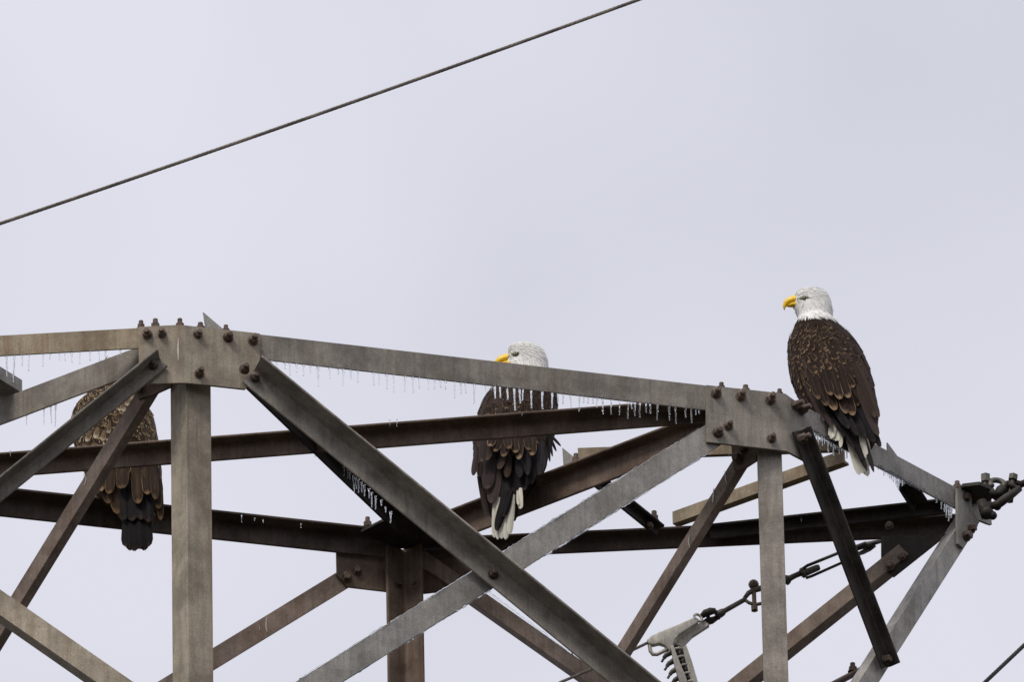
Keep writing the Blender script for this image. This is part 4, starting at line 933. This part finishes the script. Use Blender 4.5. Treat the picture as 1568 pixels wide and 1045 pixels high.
# ---------------- middle eagle: on the level brace behind the front bar
def build_mid():
    per = onz(795, 744, ZT); y0 = per.y
    E = thing('bald_eagle', 'adult bald eagle behind the front bar, only white crown and yellow beak top above it', 'eagle', Vector((per.x, y0, ZT)), 'eagles perched on the pylon')
    sl = [(527.5, 793, 803, .10, .008), (529.5, 785, 815, .10, .026), (534, 779, 826, .10, .042), (540, 777, 832, .10, .050), (548, 776, 836, .10, .054), (556, 775, 838, .10, .056), (566, 773, 839, .10, .060), (576, 769, 840, .10, .07),
          (590, 759, 845, .095, .092), (604, 748, 850, .09, .112), (620, 739, 852, .08, .125), (640, 733, 851, .06, .132), (660, 729, 848, .04, .132), (680, 727.5, 842, .015, .128), (700, 729, 836, -.01, .118), (718, 732, 831, -.035, .105), (736, 735, 822, -.06, .09),
          (752, 738, 808, -.085, .072), (770, 743, 799, -.105, .05), (788, 749, 794, -.12, .03), (798, 754, 790, -.125, .014)]
    b = Bird(sl, y0); bird_body(b, 'body', E, adult_col(582))
    eagle_head(E, b, 790.5, 543, (776, 552.5), 17, 1.0, y0 + .10)
    def flow(v, ph, p): return Vector((.85, 0, -.2 - max(0, (v - 540)) * .05))
    tufts(b, 'head_plumage', E, 5200, (528, 564), (-math.pi, math.pi), lambda v, ph: .018 + .0006 * (v - 528), .0020, flow, white_strand(0, 0), 15, .0004, .03, eye_free(b, 790.5, 543, 776, 552))
    tufts(b, 'neck_plumage', E, 1800, (558, 597), (-math.pi, math.pi), lambda v, ph: .030, .0034, lambda v, ph, p: Vector((.2, 0, -1)), white_strand(0, 0), 16, .002, .08, hood(592, 590))
    for phs in ((-1.15, -.4), (math.pi + .4, math.pi + 1.15)):
        tufts(b, 'lore_plumage', E, 56, (549, 553.5), phs, lambda v, ph: .008, .0022, lambda v, ph, p: Vector((.9, 0, -.1)), lambda v, ph, p, r_: (.10 * r_.uniform(.6, 1.3), .09, .075), 19, .0016, .05)
    wl = shell(b, 'wing', E, 602, 780, R(-130), R(-2), .010, BRN); wr = shell(b, 'wing', E, 602, 780, R(2), R(130), .010, BRN)
    par = lambda ph: wl if ph < 0 else wr
    cover(b, 604, 694, R(-128), R(128), lambda t_: 17 + 10 * t_, lambda t_: 11 + 3 * t_, lambda t_, ph, r_: 'covert' if (t_ > .35 and -1.1 < ph < 1.0 and r_.random() < .8) else 'back', par, 21, lean=.03)
    down(b, E, 1500, (600, 704), (-2.0, 2.0), 42, (.030, .019, .013), (.14, .09, .055), .22)
    yb = y0 - .15
    seq = [('grey', 733, 730, 746, 791, 9), ('grey', 730, 690, 724.5, 729, 9), ('flight', 800, 690, 792, 768, 14), ('flight', 812, 690, 803, 752, 13), ('flight', 822, 684, 814, 742, 12), ('flight', 788, 700, 782, 776, 14), ('flight', 776, 700, 770, 779, 18), ('grey', 764, 700, 753, 772, 20), ('grey', 752, 690, 746, 750, 19),
           ('back', 772, 690, 765, 719, 13), ('back', 780, 690, 776, 732, 12), ('flight', 794, 690, 796, 732, 13), ('back', 752, 660, 746, 706, 14), ('grey', 742, 660, 738, 708, 12), ('flight', 830, 676, 826, 728, 11), ('flight', 806, 676, 808, 728, 12)]
    for i, (k, bu, bv, tu, tv, w_) in enumerate(seq): px_feather(k, bu, bv, tu, tv, w_, yb + .02 - .0012 * i, yb - .035 - .0025 * i, wl if bu < 790 else wr)
    cov = [(766, 664, 758, 692), (778, 662, 771, 700), (786, 662, 790, 694), (796, 664, 795, 704), (806, 662, 810, 690), (816, 660, 815, 698), (758, 662, 750, 684), (772, 655, 780, 688)]
    for i, (bu, bv, tu, tv) in enumerate(cov): px_feather('covert', bu, bv, tu, tv, 13, yb - .01, yb - .062 - .002 * i, wl if bu < 790 else wr)
    for i, (tu, tv) in enumerate(((846, 700), (842, 708), (852, 692), (859, 684))): px_feather('flight', 838 - i, 655 + i, tu, tv, 5, y0 - .04, y0 - .06, wr, 'plume')
    tl = mesh_obj('tail', *tube([P(775, 745, y0 - .12), P(771, 770, y0 - .15), P(768, 795, y0 - .16)], [.035, .024, .008], 10), PLUMAGE, E, True)
    ca = tl.data.color_attributes.new('plumage', 'FLOAT_COLOR', 'POINT')
    for i in range(len(tl.data.vertices)): ca.data[i].color = (*WHITE, 1)
    for i, (bu, bv, tu, tv, w_, k) in enumerate(((758, 762, 757, 824, 9, 'white'), (764, 762, 762, 827, 9, 'white'), (772, 762, 768, 826, 10, 'white'), (780, 762, 774, 827, 10, 'white'), (786, 758, 780, 819, 10, 'white'), (776, 752, 760, 814, 14, 'flight'), (783, 752, 771, 792, 12, 'flight'), (797, 748, 797, 780, 8, 'white'), (793, 752, 794, 774, 6, 'white'))):
        px_feather(k, bu, bv, tu, tv, w_, y0 - .185 - .002 * i, y0 - .195 - .004 * i, tl, 'tail_feather')
    dd = onz(1068, 648, ZT) - onz(640, 814, ZT); dd.normalize(); nn = hperp(dd, True)
    for d in (-.05, .05): foot(E, Vector((per.x, per.y, ZT - .013)) + dd * d + nn * .02, 1, BEAK, -nn)
build_mid()

# ---------------- left eagle: mottled young bird behind the left braces
def build_left():
    per = onz(195, 780, ZT); y0 = per.y
    E = thing('young_eagle', 'mottled brown young eagle with dark tail, half hidden behind the left braces', 'eagle', Vector((per.x, y0, ZT)), 'eagles perched on the pylon')
    sl = [(553, 168, 178, .10, .008), (556, 159, 187, .10, .03), (562, 151, 194, .10, .045), (572, 146, 198, .10, .054), (584, 143, 201, .10, .058), (596, 141, 204, .10, .064), (606, 136, 210, .10, .08),
          (616, 128, 217, .095, .10), (628, 116, 225, .09, .118), (642, 111, 233, .075, .13), (660, 111.5, 237, .05, .136), (680, 117, 240, .02, .136), (700, 124, 242, -.01, .13), (720, 131, 244, -.035, .12), (740, 139, 245, -.06, .106), (758, 149, 244.5, -.08, .09),
          (776, 166, 242, -.10, .07), (794, 184, 238, -.12, .045), (808, 192, 232, -.13, .02)]
    b = Bird(sl, y0)
    def ycol(v, ph, p):
        k = mnoise.noise(p * 45) * .5 + .5; c = Vector((.045, .027, .016)).lerp(Vector((.30, .21, .12)), max(0, min(1, (k - .45) * 3))); return tuple(c)
    bird_body(b, 'body', E, ycol)
    eagle_head(E, b, 158, 572, (146, 580), 15, 1.0, y0 + .10, dusky=True)
    def ys(v, ph, p, r_): return ((.62, .50, .33) if r_.random() < .26 else (.055 * r_.uniform(.6, 1.6), .034, .019))
    tufts(b, 'head_plumage', E, 800, (553.5, 600), (-math.pi, math.pi), lambda v, ph: .030, .0065, lambda v, ph, p: Vector((.45, 0, -.9)), ys, 25, .001, .2)
    wl = shell(b, 'wing', E, 622, 790, R(-130), R(-8), .010, (.035, .021, .013)); wr = shell(b, 'wing', E, 622, 790, R(-4), R(130), .010, (.035, .021, .013))
    par = lambda ph: wl if ph < R(-6) else wr
    cover(b, 600, 724, R(-128), R(128), lambda t_: 15 + 17 * t_, lambda t_: 10 + 4.0 * t_, lambda t_, ph, r_: 'young', par, 31, lean=.03)
    down(b, E, 2200, (604, 735), (-2.0, 2.0), 43, (.034, .020, .012), (.62, .50, .33), .22)
    yb = y0 - .165
    seq = [('youngf', 245, 735, 246, 797, 10), ('youngf', 240, 720, 243, 780, 12), ('youngf', 150, 700, 150, 756, 13), ('youngf', 160, 705, 166, 772, 17), ('youngf', 170, 712, 180, 788, 18), ('flight', 182, 718, 191, 797, 19), ('ytail', 196, 718, 203, 799, 19), ('ytail', 216, 718, 216, 797, 18), ('ytail', 230, 718, 227, 801, 16),
           ('young', 159, 704, 155, 753, 12), ('youngf', 171, 702, 167, 757, 15), ('youngf', 190, 700, 186, 749, 20), ('youngf', 206, 704, 212, 772, 17), ('youngf', 222, 704, 226, 758, 15), ('youngf', 234, 700, 238, 766, 13)]
    for i, (k, bu, bv, tu, tv, w_) in enumerate(seq): px_feather(k, bu, bv, tu, tv, w_, yb + .015 - .001 * i, yb - .03 - .0025 * i, wl if bu < 190 else wr)
    for i, (bu, bv, tu, tv, w_) in enumerate(((186, 612, 190, 631, 8), (182, 616, 183, 630, 6), (192, 606, 196, 622, 7), (199, 598, 203, 612, 6), (150, 655, 146, 672, 8), (160, 660, 157, 676, 8), (138, 660, 133, 677, 8), (168, 650, 166, 664, 7), (126, 655, 122, 672, 8))):
        px_feather('youngw', bu, bv, tu, tv, w_, yb - .03, yb - .045, wl, 'pale_feather')
    tl = mesh_obj('tail', *tube([P(212, 765, y0 - .12), P(211, 790, y0 - .15), P(211, 815, y0 - .16)], [.045, .03, .01], 10), PLUMAGE, E, True)
    ca = tl.data.color_attributes.new('plumage', 'FLOAT_COLOR', 'POINT')
    for i in range(len(tl.data.vertices)): ca.data[i].color = (.03, .024, .022, 1)
    for i, (bu, tu, tv) in enumerate(((198, 193, 838), (202, 199, 844), (220, 227, 838), (215, 221, 844), (206, 206, 845), (212, 214, 842))):
        px_feather('ytail', bu, 765, tu, tv, 18, y0 - .175 - .001 * i, y0 - .20 - .003 * i, tl, 'tail_feather')
    dd = onz(600, 828, ZT) - onz(0, 763, ZT); dd.normalize(); nn = hperp(dd, True)
    for d in (-.05, .05): foot(E, Vector((per.x, per.y, ZT)) + dd * d + nn * .0, 1, BEAK, -nn)
build_left()
